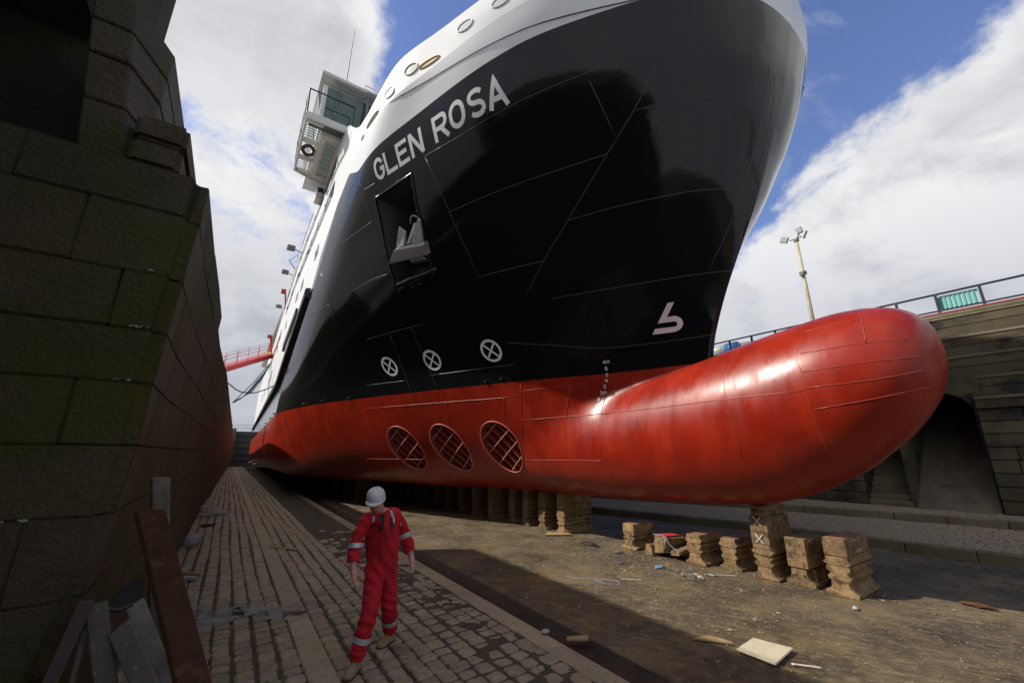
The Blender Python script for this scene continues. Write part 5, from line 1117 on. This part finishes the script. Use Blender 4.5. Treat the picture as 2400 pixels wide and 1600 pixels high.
plank((.05, 4.9, 0), (-.44, 4.35, 1.52), (.13, -.03, 0), (-.02, .05, 0), M['redplank'], 'stained_plank', 'dull reddish plank hidden partly behind the rusty plate')
bk = empty('metal_bracket', (-.42, 4.05, 1.2), label='black bent metal shoe lying on top of the pale plank', cat='bracket')
b = MB(); b.tube([(-.50, 3.98, 1.17), (-.44, 3.98, 1.15), (-.38, 4.0, 1.17)], [.012, .018, .012], 8); b.build('lip', M['rubber'], bk)
b = MB(); b.hexa([(-.50, 4.02, 1.17), (-.36, 4.02, 1.17), (-.36, 4.12, 1.20), (-.50, 4.12, 1.20), (-.46, 4.02, 1.27), (-.35, 4.02, 1.30), (-.35, 4.12, 1.30), (-.46, 4.12, 1.27)]); b.build('shoe', M['rubber'], bk, bevel=.02, seg=2)
b = MB(); b.sphere((.14, 4.1, .40), .09, sc=(1, .8, .6)); 

# ------------------------------------------------------------------ rubbish
def lump(name, c, r, m, label, cat, sc=(1, 1, .5), jit=.25, n=1):
    o = None
    bm = bmesh.new(); bmesh.ops.create_icosphere(bm, subdivisions=2, radius=r)
    rn = random.Random(hash(label) % 10000 if False else int(abs(c[0]*977+c[1]*131)*10))
    for v in bm.verts: v.co = Vector((v.co.x*sc[0], v.co.y*sc[1], v.co.z*sc[2]))*(1+rn.uniform(-jit, jit)); v.co += Vector(c); v.co.z = max(v.co.z, c[2]-r*sc[2]*.6)
    me = bpy.data.meshes.new(name); bm.to_mesh(me); bm.free(); return tag(link_mesh(name, me, m), label=label, cat=cat)
lump('rubbish_bag', (-.40, 13.0, .12), .20, M['rag'], 'crumpled pale bag at the foot of the left wall', 'bag', sc=(.9, .8, .9), jit=.15)
for i, (x, y, z, a) in enumerate([(-.32, 19.3, .10, .3), (-.10, 19.0, .08, .8), (.06, 19.2, .07, 1.2), (-.2, 18.6, .07, 0), (-.38, 18.2, .1, .5), (.15, 18.7, .06, 1.5), (-.45, 20.2, .15, .2)]):
    lump('rag_bundle', (x, y, z), .17, M['rag'], ['pale rag bundle in the heap against the left wall'][0], 'rag', sc=(1.2, .6, .5), jit=.15)['group'] = 'pale rag bundles heaped by the left wall'
lump('rust_scrap', (-.20, 16.1, .05), .14, M['rust'], 'rust brown scrap piece on the cobbles before the rag heap', 'scrap', sc=(1.3, .8, .4))
b = MB(); b.hexa([(-.42, 10.2, .015), (-.10, 9.9, .015), (-.08, 9.98, .015), (-.40, 10.3, .015), (-.42, 10.2, .05), (-.10, 9.9, .05), (-.08, 9.98, .05), (-.40, 10.3, .05)]); tag(b.build('wood_offcut', M['wood']), label='yellowish wood offcut by the wall, right of the rusty plate', cat='wood')
b = MB(); b.hexa([(-.45, 9.8, .015), (-.12, 9.6, .015), (-.15, 9.75, .015), (-.42, 9.95, .015), (-.45, 9.8, .06), (-.12, 9.6, .06), (-.15, 9.75, .06), (-.42, 9.95, .06)]); tag(b.build('white_offcut', M['rag']), label='white flat offcut under the yellowish one by the wall', cat='offcut')
b = MB(); b.hexa([(1.12, 11.9, .016), (1.62, 11.1, .016), (1.66, 11.25, .016), (1.2, 11.95, .016), (1.12, 11.9, .028), (1.62, 11.1, .028), (1.66, 11.25, .028), (1.2, 11.95, .028)]); tag(b.build('plywood_strip', M['wood']), label='thin tan strip lying on the cobbles behind the worker', cat='strip')
b = MB(); b.slab((5.03, 2.98, .020), (5.03, 2.57, .020), (5.58, 2.63, .020), (5.48, 3.02, .020), .022); b.build('cream_board_', M['board'], bevel=.006)
o = bpy.data.objects['cream_board_']; o.name = 'cream_board'; tag(o, label='cream rectangular board lying flat in the sun at the bottom', cat='board')
pts = [(5.35+.40*t-.0, 3.50-.50*t) for t in np.linspace(-1, 1, 13)]
b = MB(); c0 = np.array([5.04, 3.26]); dr = np.array([.13, -.17]); nr = np.array([.17, .13])*1.1; top = [c0+dr*t+nr*(1-t*t)*.5 for t in np.linspace(-1, 1, 13)]; bot = [c0+dr*t for t in np.linspace(-1, 1, 13)][::-1]
ring = top+bot; n = len(ring); b.add([(x, y, .012) for x, y in ring]+[(x, y, .030) for x, y in ring], [tuple(range(n))[::-1], tuple(range(n, 2*n))]+[(i, (i+1) % n, n+(i+1) % n, n+i) for i in range(n)]); tag(b.build('curved_wood_scrap', M['wood']), label='thin curved scrap of tan wood left of the cream board', cat='wood')
b = MB(); b.slab((3.66, 4.26, .0), (3.84, 4.08, .02), (3.90, 4.16, .03), (3.72, 4.33, .0), .015); tag(b.build('wood_chip', M['wood']), label='small tan wood chip across the wet drain channel', cat='wood')
lump('white_scrap', (3.56, 4.55, .03), .045, M['rag'], 'small crumpled white scrap on the edge of the drain', 'scrap', sc=(1.4, .8, .6))
lump('blue_scrap', (7.25, 5.66, .02), .075, mat('pale_blue_plastic', (.20, .38, .50), .5), 'pale blue plastic scrap on the floor before the toppled blocks', 'scrap', sc=(1.6, .8, .4))
lump('grey_scrap', (7.5, 6.9, .03), .085, M['grey'], 'grey crumpled scrap left of the blue one', 'scrap', sc=(1.2, .9, .5))
lump('purple_scrap', (6.9, 6.3, .015), .06, mat('purple_scrap', (.14, .08, .20), .6), 'dull purple scrap on the sunlit floor', 'scrap', sc=(1.6, .8, .3))
lump('flat_dark_scrap', (7.6, 7.9, .02), .16, mat('dark_scrap', (.02, .02, .022), .6), 'flat dark scrap lying in front of the shaded blocks', 'scrap', sc=(.5, 1.9, .22))
rn = random.Random(4)
for i in range(16):
    x, y = 7.35+rn.uniform(-.28, .28), 4.95+rn.uniform(-.28, .28); b = MB(); a = rn.uniform(0, 3.1); l = rn.uniform(.04, .12); dx, dy = l*math.cos(a), l*math.sin(a); w_ = rn.uniform(.02, .05)
    b.slab((x, y, .02+rn.uniform(0, .03)), (x+dx, y+dy, .03+rn.uniform(0, .03)), (x+dx-dy*w_/l, y+dy+dx*w_/l, .03), (x-dy*w_/l, y+dx*w_/l, .02+rn.uniform(0, .03)), .006)
    tag(b.build('foil_scrap', M['rag'] if i % 2 else M['grey']), label='grey torn scrap in the litter heap before the keel blocks', cat='scrap', group='torn grey scraps heaped on the dock floor')
b = MB(); b.tube([(7.6, 4.8, .02), (7.9, 4.5, .02)], .0045, 5); tag(b.build('white_rod', M['whitecord']), label='thin white rod right of the scrap heap', cat='rod')
b = MB(); b.tube([(6.05, 5.55, .015), (6.3, 5.3, .015)], .0045, 5); tag(b.build('straw_rod', M['whitecord']), label='thin straight white rod left of the scrap heap', cat='rod')
b = MB(); b.tube([(5.35, 6.2, .015), (5.5, 5.9, .02), (5.75, 5.75, .015), (5.9, 5.5, .02), (5.8, 5.35, .015), (5.6, 5.5, .02), (5.65, 5.8, .015)], .0035, 5); tag(b.build('blue_string', M['bluew']), label='loop of thin blue string on the sunlit floor', cat='string')
lump('white_scrap', (7.75, 2.72, .02), .05, M['rag'], 'small white scrap in front of the rightmost keel block', 'scrap', sc=(1.5, .8, .4))
b = MB(); b.tube([(5.24, 2.48, .02), (5.38, 2.30, .02)], .008, 6); b.sphere((5.23, 2.49, .02), .02, sc=(1, 1, .4)); tag(b.build('spoon_scrap', M['whitecord']), label='small spoon-shaped scrap right of the cream board', cat='scrap')
lump('brown_lump', (9.3, 1.75, .03), .10, M['rust'], 'brown lump on the floor near the right edge', 'scrap', sc=(.6, 1.8, .3))
# uncountable chips and grit over the floor
b = MB(); rn = random.Random(12)
for i in range(5200):
    if i < 3400: x = rn.uniform(4.0, 12.5); y = rn.uniform(1.0, 11)
    else: x = rn.gauss(6.9, 1.0); y = rn.gauss(6.2, 1.5)
    if x < 4.0: continue
    r_ = rn.uniform(.004, .014)*(1 if rn.random() < .93 else 2.2); a = rn.uniform(0, 6.28); h = r_*.7
    z = 0.022*(float(fbm(np.array([x]), np.array([y]), 1.3, 5, 3)[0])-.5)+.002
    c_, s_ = math.cos(a)*r_, math.sin(a)*r_
    b.add([(x+c_*1.5, y+s_*1.5, z), (x-s_, y+c_, z), (x-c_*1.2, y-s_*1.2, z), (x+s_, y-c_, z), (x, y, z+h)], [(0, 1, 4), (1, 2, 4), (2, 3, 4), (3, 0, 4)])
gr = mat('pale_grit', (.30, .245, .155), .9, c2=(.10, .08, .055), scale=2.5, coords='World', c3=(.5, .47, .40), s3=9, lo3=.62, hi3=.66)
tag(b.build('grit', gr), kind='stuff')
b = MB()
for i in range(2600):
    x = rn.uniform(-.6, 3.5); y = rn.uniform(2.8, 14); r_ = rn.uniform(.003, .009); a = rn.uniform(0, 6.28); c_, s_ = math.cos(a)*r_, math.sin(a)*r_; z = .002
    b.add([(x+c_*1.5, y+s_*1.5, z), (x-s_, y+c_, z), (x-c_*1.2, y-s_*1.2, z), (x+s_, y-c_, z), (x, y, z+.010)], [(0, 1, 4), (1, 2, 4), (2, 3, 4), (3, 0, 4)])
tag(b.build('grit', gr), kind='stuff')
# ------------------------------------------------------------------ the worker
man = empty('person', (1.62, 5.1, 0), label='man in red coveralls and white hard hat walking with his head bowed', cat='person')
def skin_mesh(name, verts, edges, radii, m, parent, root=0, sub=2, smooth=True):
    me = bpy.data.meshes.new(name); me.from_pydata([tuple(v) for v in verts], edges, []); o = bpy.data.objects.new(name, me); COL.objects.link(o)
    md = o.modifiers.new('skin', 'SKIN'); md.use_smooth_shade = True
    for i, v in enumerate(me.skin_vertices[0].data):
        r = radii[i]; v.radius = r if isinstance(r, tuple) else (r, r); v.use_root = (i == root)
    s = o.modifiers.new('sub', 'SUBSURF'); s.levels = sub; s.render_levels = sub
    dg = bpy.context.evaluated_depsgraph_get(); ev = o.evaluated_get(dg); nm = bpy.data.meshes.new_from_object(ev); bpy.data.objects.remove(o)
    nm.name = name; nm.materials.clear(); nm.materials.append(m); nm.polygons.foreach_set('use_smooth', [True]*len(nm.polygons))
    q = bpy.data.objects.new(name, nm); COL.objects.link(q); q.parent = parent; q.matrix_parent_inverse = parent_inv(parent); return q
J = dict(pel=(1.665, 5.16, .90), waist=(1.655, 5.15, 1.04), belly=(1.64, 5.13, 1.16), chest=(1.61, 5.11, 1.31), upch=(1.60, 5.10, 1.435), neck=(1.555, 5.07, 1.50), jaw=(1.50, 5.00, 1.55), head=(1.495, 5.01, 1.63), crown=(1.49, 5.02, 1.70),
     Rs=(1.430, 5.06, 1.432), Re=(1.315, 5.06, 1.20), Rw=(1.295, 4.99, .975), Rh=(1.315, 4.98, .89), Ls=(1.775, 5.16, 1.44), Le=(1.965, 5.30, 1.185), Lw=(2.035, 5.22, .955), Lh=(2.045, 5.20, .88),
     Rhip=(1.585, 5.12, .86), Rk=(1.492, 4.89, .525), Ra=(1.405, 4.93, .13), Lhip=(1.745, 5.18, .86), Lk=(1.775, 5.15, .50), La=(1.900, 5.40, .14))
J = {k: Vector(v) for k, v in J.items()}
nm = list(J); ix = {k: i for i, k in enumerate(nm)}
ed = [('pel','waist'),('waist','belly'),('belly','chest'),('chest','upch'),('upch','neck'),('neck','jaw'),('jaw','head'),('head','crown'),('upch','Rs'),('Rs','Re'),('Re','Rw'),('Rw','Rh'),('upch','Ls'),('Ls','Le'),('Le','Lw'),('Lw','Lh'),('pel','Rhip'),('Rhip','Rk'),('Rk','Ra'),('pel','Lhip'),('Lhip','Lk'),('Lk','La')]
rad = dict(pel=.12, waist=.12, belly=.125, chest=.12, upch=.09, neck=.075, jaw=.078, head=.092, crown=.08, Rs=.06, Re=.050, Rw=.038, Rh=.036, Ls=.06, Le=.050, Lw=.038, Lh=.036, Rhip=.085, Rk=.055, Ra=.042, Lhip=.085, Lk=.055, La=.042)
vs = [J[k] for k in nm]; es = [(ix[a], ix[c]) for a, c in ed]; rs = [rad[k] for k in nm]
# hands: palm and five fingers each, rooted in the palm
for side, h, w in (('R', J['Rh'], J['Rw']), ('L', J['Lh'], J['Lw'])):
    dn = (h-w).normalized(); fw = Vector((-.55, -.8, 0)); ac = dn.cross(fw).normalized()
    if side == 'L': ac = -ac
    pi = len(vs); vs.append(h+dn*.035); rs.append(.034); es.append((ix[side+'h'], pi))
    for k, (o_, ln) in enumerate(((-.027, .062), (-.009, .074), (.010, .069), (.027, .054))):
        a = len(vs); base = h+dn*.062+fw*(-o_); vs.append(base); rs.append(.0135); es.append((pi, a))
        vs.append(base+dn*ln*.5+ac*(-.008)); rs.append(.0120); es.append((a, a+1)); vs.append(base+dn*ln*.95+ac*(-.026)); rs.append(.0105); es.append((a+1, a+2))
    a = len(vs); vs.append(h+dn*.012+fw*.034); rs.append(.015); es.append((ix[side+'h'], a)); vs.append(h+dn*.05+fw*.050); rs.append(.0125); es.append((a, a+1)); 
skin_mesh('body', vs, es, rs, M['skin'], man, root=ix['pel'])
# face: nose, chin, ears, hair under the hat
fwd = Vector((-.42, -.84, -.24)).normalized(); upv = Vector((-.20, -.17, .95)); upv = (upv-fwd*upv.dot(fwd)).normalized(); rt = fwd.cross(upv).normalized(); hc = J['head']+Vector((0, 0, -.004))
def HP(a, b_, c): return hc+rt*a+fwd*b_+upv*c
b = MB(); b.add([HP(-.012, .080, .015), HP(.012, .080, .015), HP(.018, .080, -.035), HP(-.018, .080, -.035), HP(0, .112, -.026)], [(0,1,4),(1,2,4),(2,3,4),(3,0,4)]); b.build('nose', M['skin'], man, smooth=True)
b = MB(); b.sphere(tuple(HP(0, .052, -.075)), .036, sc=(1, 1, .8)); b.sphere(tuple(HP(0, .03, -.028)), .080, sc=(.92, .95, 1.0)); b.build('face', M['skin'], man, smooth=True)
for s_ in (-1, 1): b = MB(); b.sphere(tuple(HP(s_*.084, -.005, -.01)), .022, sc=(.6, 1, 1.3)); b.build('ear', M['skin'], man, smooth=True)
b = MB(); b.tube([HP(-.020, .094, -.052), HP(0, .098, -.054), HP(.020, .094, -.052)], .005, 5); b.build('mouth', mat('lips', (.30, .11, .09), .6), man)
for s_ in (-1, 1): b = MB(); b.sphere(tuple(HP(s_*.030, .086, .010)), .009); b.build('eye', M['darkcloth'], man)
b = MB(); b.sphere(tuple(HP(0, -.025, -.015)), .086, sc=(1, 1, .95)); b.build('hair', M['hair'], man, smooth=True)
# hard hat
def hatp(th, r, h): return HP(r*.95*math.cos(th), r*1.12*math.sin(th)+.004, h)
b = MB(); rings = [(.105, .018), (.109, .040), (.107, .070), (.096, .100), (.074, .124), (.040, .138), (.004, .142)]; ns = 24; vv = []
for r_, h_ in rings:
    for k in range(ns): vv.append(hatp(2*math.pi*k/ns, r_, h_+(.004 if k % 12 in (6, 5, 7) else 0)))
fs = [(i*ns+j, i*ns+(j+1) % ns, (i+1)*ns+(j+1) % ns, (i+1)*ns+j) for i in range(len(rings)-1) for j in range(ns)]
b.add(vv, fs); hat = b.build('hard_hat', M['helmet'], man, smooth=True)
b = MB(); vv = []
for k in range(ns+1):
    th = 2*math.pi*k/ns; ex = .012+.045*max(0, math.sin(th))**1.5; dz = -.014*max(0, math.sin(th)); p0 = hatp(th, .107, .022); p1 = HP((.107+ex*.6)*.95*math.cos(th), (.107+ex)*1.12*math.sin(th)+.004, .014+dz); vv += [p0, p1, p1+upv*(-.006), p0+upv*(-.006)]
b.add(vv, [(4*i+j, 4*i+(j+1) % 4, 4*i+4+(j+1) % 4, 4*i+4+j) for i in range(ns) for j in range(4)]); b.build('brim', M['helmet'], hat, smooth=True)
for a_ in (-.028, 0, .028): b = MB(); b.tube([HP(a_, .09, .085), HP(a_, .055, .126+.004), HP(a_, 0, .143), HP(a_, -.055, .130), HP(a_, -.09, .088)], .0065, 6); b.build('hat_ridge', M['helmet'], hat, smooth=True)
b = MB(); b.sphere(tuple(HP(.02, .105, .075)), .010, sc=(.5, .5, 1.6)); b.build('hat_scuff', M['grey'], hat)
# coverall: one garment skinned round the body, open at the neck and cut at cuffs and hems
C = {k: J[k].copy() for k in J}; C['Rc'] = J['Rw']+(J['Rw']-J['Re'])*.25; C['Lc'] = J['Lw']+(J['Lw']-J['Le'])*.25
C['Rm'] = J['Rs'].lerp(J['Re'], .5); C['Lm'] = J['Ls'].lerp(J['Le'], .5); C['Rt'] = J['Rhip'].lerp(J['Rk'], .5); C['Lt'] = J['Lhip'].lerp(J['Lk'], .5); C['Rsh'] = J['Rk'].lerp(J['Ra'], .5)+Vector((-.005, .01, 0)); C['Lsh'] = J['Lk'].lerp(J['La'], .5)
C['Rend'] = J['Ra']+(J['Ra']-J['Rk'])*.22; C['Lend'] = J['La']+(J['La']-J['Lk'])*.22; C['col'] = J['neck']+Vector((.022, .03, -.012))
ck = ['pel','waist','belly','chest','upch','col','Rs','Rm','Re','Rc','Ls','Lm','Le','Lc','Rhip','Rt','Rk','Rsh','Rend','Lhip','Lt','Lk','Lsh','Lend']; ci = {k: i for i, k in enumerate(ck)}
ce = [('pel','waist'),('waist','belly'),('belly','chest'),('chest','upch'),('upch','col'),('upch','Rs'),('Rs','Rm'),('Rm','Re'),('Re','Rc'),('upch','Ls'),('Ls','Lm'),('Lm','Le'),('Le','Lc'),('pel','Rhip'),('Rhip','Rt'),('Rt','Rk'),('Rk','Rsh'),('Rsh','Rend'),('pel','Lhip'),('Lhip','Lt'),('Lt','Lk'),('Lk','Lsh'),('Lsh','Lend')]
cr = dict(pel=(.200, .165), waist=(.215, .185), belly=(.225, .190), chest=(.215, .180), upch=(.135, .125), col=.085, Rs=.088, Rm=.088, Re=.078, Rc=.078, Ls=.088, Lm=.088, Le=.080, Lc=.080, Rhip=.132, Rt=.116, Rk=.098, Rsh=.094, Rend=.090, Lhip=.132, Lt=.114, Lk=.096, Lsh=.097, Lend=.090)
cov_ = skin_mesh('coverall', [C[k] for k in ck], [(ci[a], ci[c]) for a, c in ce], [cr[k] for k in ck], M['coverall'], man, root=0)
def remeshed(o, vox=.013, it=5):
    r_ = o.modifiers.new('r', 'REMESH'); r_.mode = 'VOXEL'; r_.voxel_size = vox; s_ = o.modifiers.new('s', 'SMOOTH'); s_.factor = .5; s_.iterations = it
    dg = bpy.context.evaluated_depsgraph_get(); nm_ = bpy.data.meshes.new_from_object(o.evaluated_get(dg)); mt = o.data.materials[0]; o.modifiers.clear(); o.data = nm_
    nm_.materials.clear(); nm_.materials.append(mt); nm_.polygons.foreach_set('use_smooth', [True]*len(nm_.polygons))
remeshed(cov_)
def cut_end(o, p, nrm, rad):
    bm = bmesh.new(); bm.from_mesh(o.data); p = Vector(p); nrm = Vector(nrm).normalized()
    fs = [f for f in bm.faces if (f.calc_center_median()-p).length < rad]
    geom = list({v for f in fs for v in f.verts})+list({e for f in fs for e in f.edges})+fs
    bmesh.ops.bisect_plane(bm, geom=geom, plane_co=p, plane_no=nrm)
    kill = [f for f in bm.faces if (f.calc_center_median()-p).dot(nrm) > 0 and (f.calc_center_median()-p).length < rad]
    bmesh.ops.delete(bm, geom=kill, context='FACES'); bm.to_mesh(o.data); bm.free()
cut_end(cov_, J['Rw'].lerp(J['Re'], .14), J['Rw']-J['Re'], .17); cut_end(cov_, J['Lw'].lerp(J['Le'], .14), J['Lw']-J['Le'], .17)
cut_end(cov_, J['Ra'].lerp(J['Rk'], -.02), J['Ra']-J['Rk'], .17); cut_end(cov_, J['La'].lerp(J['Lk'], -.02), J['La']-J['Lk'], .17)
cov_.data.polygons.foreach_set('use_smooth', [True]*len(cov_.data.polygons)); cov_.data.update()
# folds and creases worked into the cloth
me = cov_.data; n = len(me.vertices); co = np.empty(n*3); me.vertices.foreach_get('co', co); co = co.reshape(-1, 3); no = np.empty(n*3)
me.vertices.foreach_get('normal', no); no = no.reshape(-1, 3)
def crease(x): return 1-2*np.abs((x % 1.0)-.5)**.7*1.25
d = .016*crease(co[:, 2]*9+co[:, 0]*4+.5*np.sin(co[:, 1]*14))*np.exp(-((co[:, 2]-.48)/.13)**2)+.013*crease(co[:, 2]*11+co[:, 0]*6)*np.exp(-((co[:, 2]-1.17)/.11)**2)*(np.abs(co[:, 0]-1.63) > .17)+.013*crease(co[:, 2]*17+co[:, 0]*4)*np.exp(-((co[:, 2]-.20)/.09)**2)+.013*crease(co[:, 0]*7+co[:, 2]*6)*np.exp(-((co[:, 2]-.88)/.13)**2)+.008*crease(co[:, 2]*5+co[:, 0]*9+co[:, 1]*6)-.006
co = co+no*d[:, None]; me.vertices.foreach_set('co', co.ravel()); me.update()
def band(a, c, t0, t1, r0, r1, nmn='reflective_band', m=M['reflect'], par=cov_, sc=1.0):
    p0, p1 = a.lerp(c, t0), a.lerp(c, t1); b = MB(); b.tube([p0, p0.lerp(p1, .5), p1], [r0*sc, (r0+r1)/2*sc*1.01, r1*sc], 18, cap=False); return b.build(nmn, m, par, smooth=True)
def fit_band(a, c, t0, t1, pad=.014, **k):
    """wrap a band on the cloth: measure the garment radius at that station"""
    ax = (c-a).normalized(); out = []
    cw = np.array(co)
    pts = []
    for tt in (t0, t1):
        o_ = a.lerp(c, tt); ring = []
        u = ax.orthogonal().normalized(); w = ax.cross(u)
        rel = cw-np.array(o_); al = rel @ np.array(ax); m_ = (np.abs(al) < .022); rr_ = rel[m_]; X_ = rr_ @ np.array(u); Y_ = rr_ @ np.array(w); R_ = np.hypot(X_, Y_); A_ = np.arctan2(Y_, X_)
        ok = R_ < .16
        for q in range(20):
            th = -math.pi+2*math.pi*q/20; dd = np.abs((A_-th+math.pi) % (2*math.pi)-math.pi) < .45; sel = R_[ok & dd]; r_ = (sel.mean() if len(sel) else .075)+pad
            ring.append(o_+(u*math.cos(th)+w*math.sin(th))*r_)
        pts.append(ring)
    b = MB(); b.add(pts[0]+pts[1], [(q, (q+1) % 20, 20+(q+1) % 20, 20+q) for q in range(20)]); return b.build('reflective_band', M['reflect'], cov_, smooth=True)
fit_band(C['Re'], C['Rw'], .10, .30); fit_band(C['Le'], C['Lw'], .02, .24); fit_band(C['Rk'], C['Ra'], .52, .66); fit_band(C['Lk'], C['La'], .50, .66)
for s_, q in (('R', Vector((1.49, 4.985, 1.50))), ('L', Vector((1.70, 5.02, 1.515)))):
    pass
def strap(pts, w, m, name='shoulder_strap', th=.004):
    b = MB(); vs = []
    for i, (p, nrm, side) in enumerate(pts): p, nrm, side = Vector(p), Vector(nrm).normalized(), Vector(side).normalized(); vs += [p-side*w/2, p+side*w/2, p+side*w/2+nrm*th, p-side*w/2+nrm*th]
    b.add(vs, [(4*i+j, 4*i+(j+1) % 4, 4*i+4+(j+1) % 4, 4*i+4+j) for i in range(len(pts)-1) for j in range(4)]+[(3,2,1,0), tuple(4*(len(pts)-1)+j for j in range(4))]); return b.build(name, m, cov_)
# project helper: nearest cloth point along the view-facing direction
from mathutils.bvhtree import BVHTree
bvh = BVHTree.FromPolygons([tuple(v) for v in co], [tuple(p.vertices) for p in me.polygons])
def on_cloth(x, z, y0=4.4, pad=.004):
    r = bvh.ray_cast(Vector((x, y0, z)), Vector((0, 1, 0)))
    if r[0]: return (r[0]-Vector((0, pad, 0)), r[1])
    q_ = bvh.find_nearest(Vector((x, 5.0, z))); return (q_[0]-Vector((0, pad, 0)), q_[1])
def cloth_patch(name, xs, zs_, m, pad=.005, nx=4, nz=6):
    """xs: function of t giving (x_left, x_right)"""
    P = np.zeros((nz+1, nx+1, 3))
    for i in range(nz+1):
        t = i/nz; z = zs_[0]+(zs_[1]-zs_[0])*t; a, c = xs(t)
        for j in range(nx+1): p, _ = on_cloth(a+(c-a)*j/nx, z, pad=pad); P[i, j] = p
    v, f = grid_mesh(name, P); me_ = bpy.data.meshes.new(name); me_.from_pydata(v, [], f); return link_mesh(name, me_, m, cov_, smooth=True)
cloth_patch('undershirt', lambda t: (1.505+.035*t, 1.615-.055*t), (1.47, 1.29), M['darkcloth'], pad=.006)
cloth_patch('shoulder_tape', lambda t: (1.672+.01*t, 1.708+.01*t), (1.495, 1.37), M['reflect'], pad=.006); cloth_patch('shoulder_tape', lambda t: (1.455, 1.480), (1.46, 1.40), M['reflect'], pad=.006)
cloth_patch('radio', lambda t: (1.664, 1.692), (1.44, 1.32), M['darkcloth'], pad=.020)
pm = mat('coverall_pocket', (0.34, 0.005, 0.014), .85)
cloth_patch('chest_pocket', lambda t: (1.60, 1.70), (1.335, 1.21), pm, pad=.004); cloth_patch('chest_pocket', lambda t: (1.465, 1.535), (1.335, 1.21), pm, pad=.004)
cloth_patch('pocket_flap', lambda t: (1.595, 1.705), (1.345, 1.31), M['coverall'], pad=.010); cloth_patch('pocket_flap', lambda t: (1.460, 1.540), (1.345, 1.31), M['coverall'], pad=.010)
cloth_patch('sleeve_badge', lambda t: (1.845, 1.865), (1.335, 1.305), M['reflect'], pad=.004, nx=2, nz=2)
cloth_patch('zip_flap', lambda t: (1.548+.03*t, 1.566+.03*t), (1.30, .95), pm, pad=.006)
for xs_ in ((1.49, 1.53, 1.585, 1.605),):
    cloth_patch('collar', lambda t: (1.492+.045*t, 1.520+.030*t), (1.48, 1.33), pm, pad=.011, nx=2); cloth_patch('collar', lambda t: (1.596-.030*t, 1.632-.045*t), (1.50, 1.33), pm, pad=.011, nx=2)
# boots
def boot(ank, toe, name):
    ank, toe = Vector(ank), Vector(toe); d = (toe-ank); d.z = 0; d.normalize(); s = Vector((-d.y, d.x, 0)); zf = 0.012
    secs = [(-.055, .034, .115), (-.035, .044, .125), (.0, .047, .125), (.045, .046, .100), (.09, .048, .078), (.135, .052, .068), (.175, .050, .058), (.205, .036, .040), (.215, .015, .022)]
    vs = []; n = 10
    for t, w, h in secs:
        c = ank+d*t; 
        for k in range(n):
            a = math.pi*k/(n-1); vs.append((*(c+s*w*math.cos(a)).xy, zf+.012+h*math.sin(a)**.75))
    fs = [(i*n+j, i*n+j+1, (i+1)*n+j+1, (i+1)*n+j) for i in range(len(secs)-1) for j in range(n-1)]+[tuple(range(n))[::-1], tuple((len(secs)-1)*n+j for j in range(n))]
    b = MB(); b.add(vs, fs); o = b.build(name, M['boot'], man, smooth=True)
    b = MB(); vs = []
    for t, w, h in secs: c = ank+d*t; vs += [(*(c+s*(w+.004)).xy, zf-.010), (*(c-s*(w+.004)).xy, zf-.010), (*(c-s*(w+.004)).xy, zf+.016), (*(c+s*(w+.004)).xy, zf+.016)]
    b.add(vs, [(4*i+j, 4*i+(j+1) % 4, 4*i+4+(j+1) % 4, 4*i+4+j) for i in range(len(secs)-1) for j in range(4)]+[(3,2,1,0), tuple(4*(len(secs)-1)+j for j in range(4))]); b.build('sole', M['sole'], o)
    for q in (.05, .075, .10): c = ank+d*q; b = MB(); b.tube([c+s*.022+Vector((0, 0, .128-q*.45)), c-s*.022+Vector((0, 0, .128-q*.45))], .004, 5); b.build('lace', M['sole'], o)
    return o
boot((1.405, 4.94, 0), (1.25, 4.74, 0), 'boot'); boot((1.900, 5.40, 0), (1.67, 5.22, 0), 'boot')
for a_, c_ in ((Vector((1.405, 4.94, .09)), Vector((1.402, 4.935, .19))), (Vector((1.900, 5.40, .09)), Vector((1.895, 5.39, .19)))): b = MB(); b.tube([a_, c_], [.05, .055], 12); b.build('sock', M['darkcloth'], man, smooth=True)
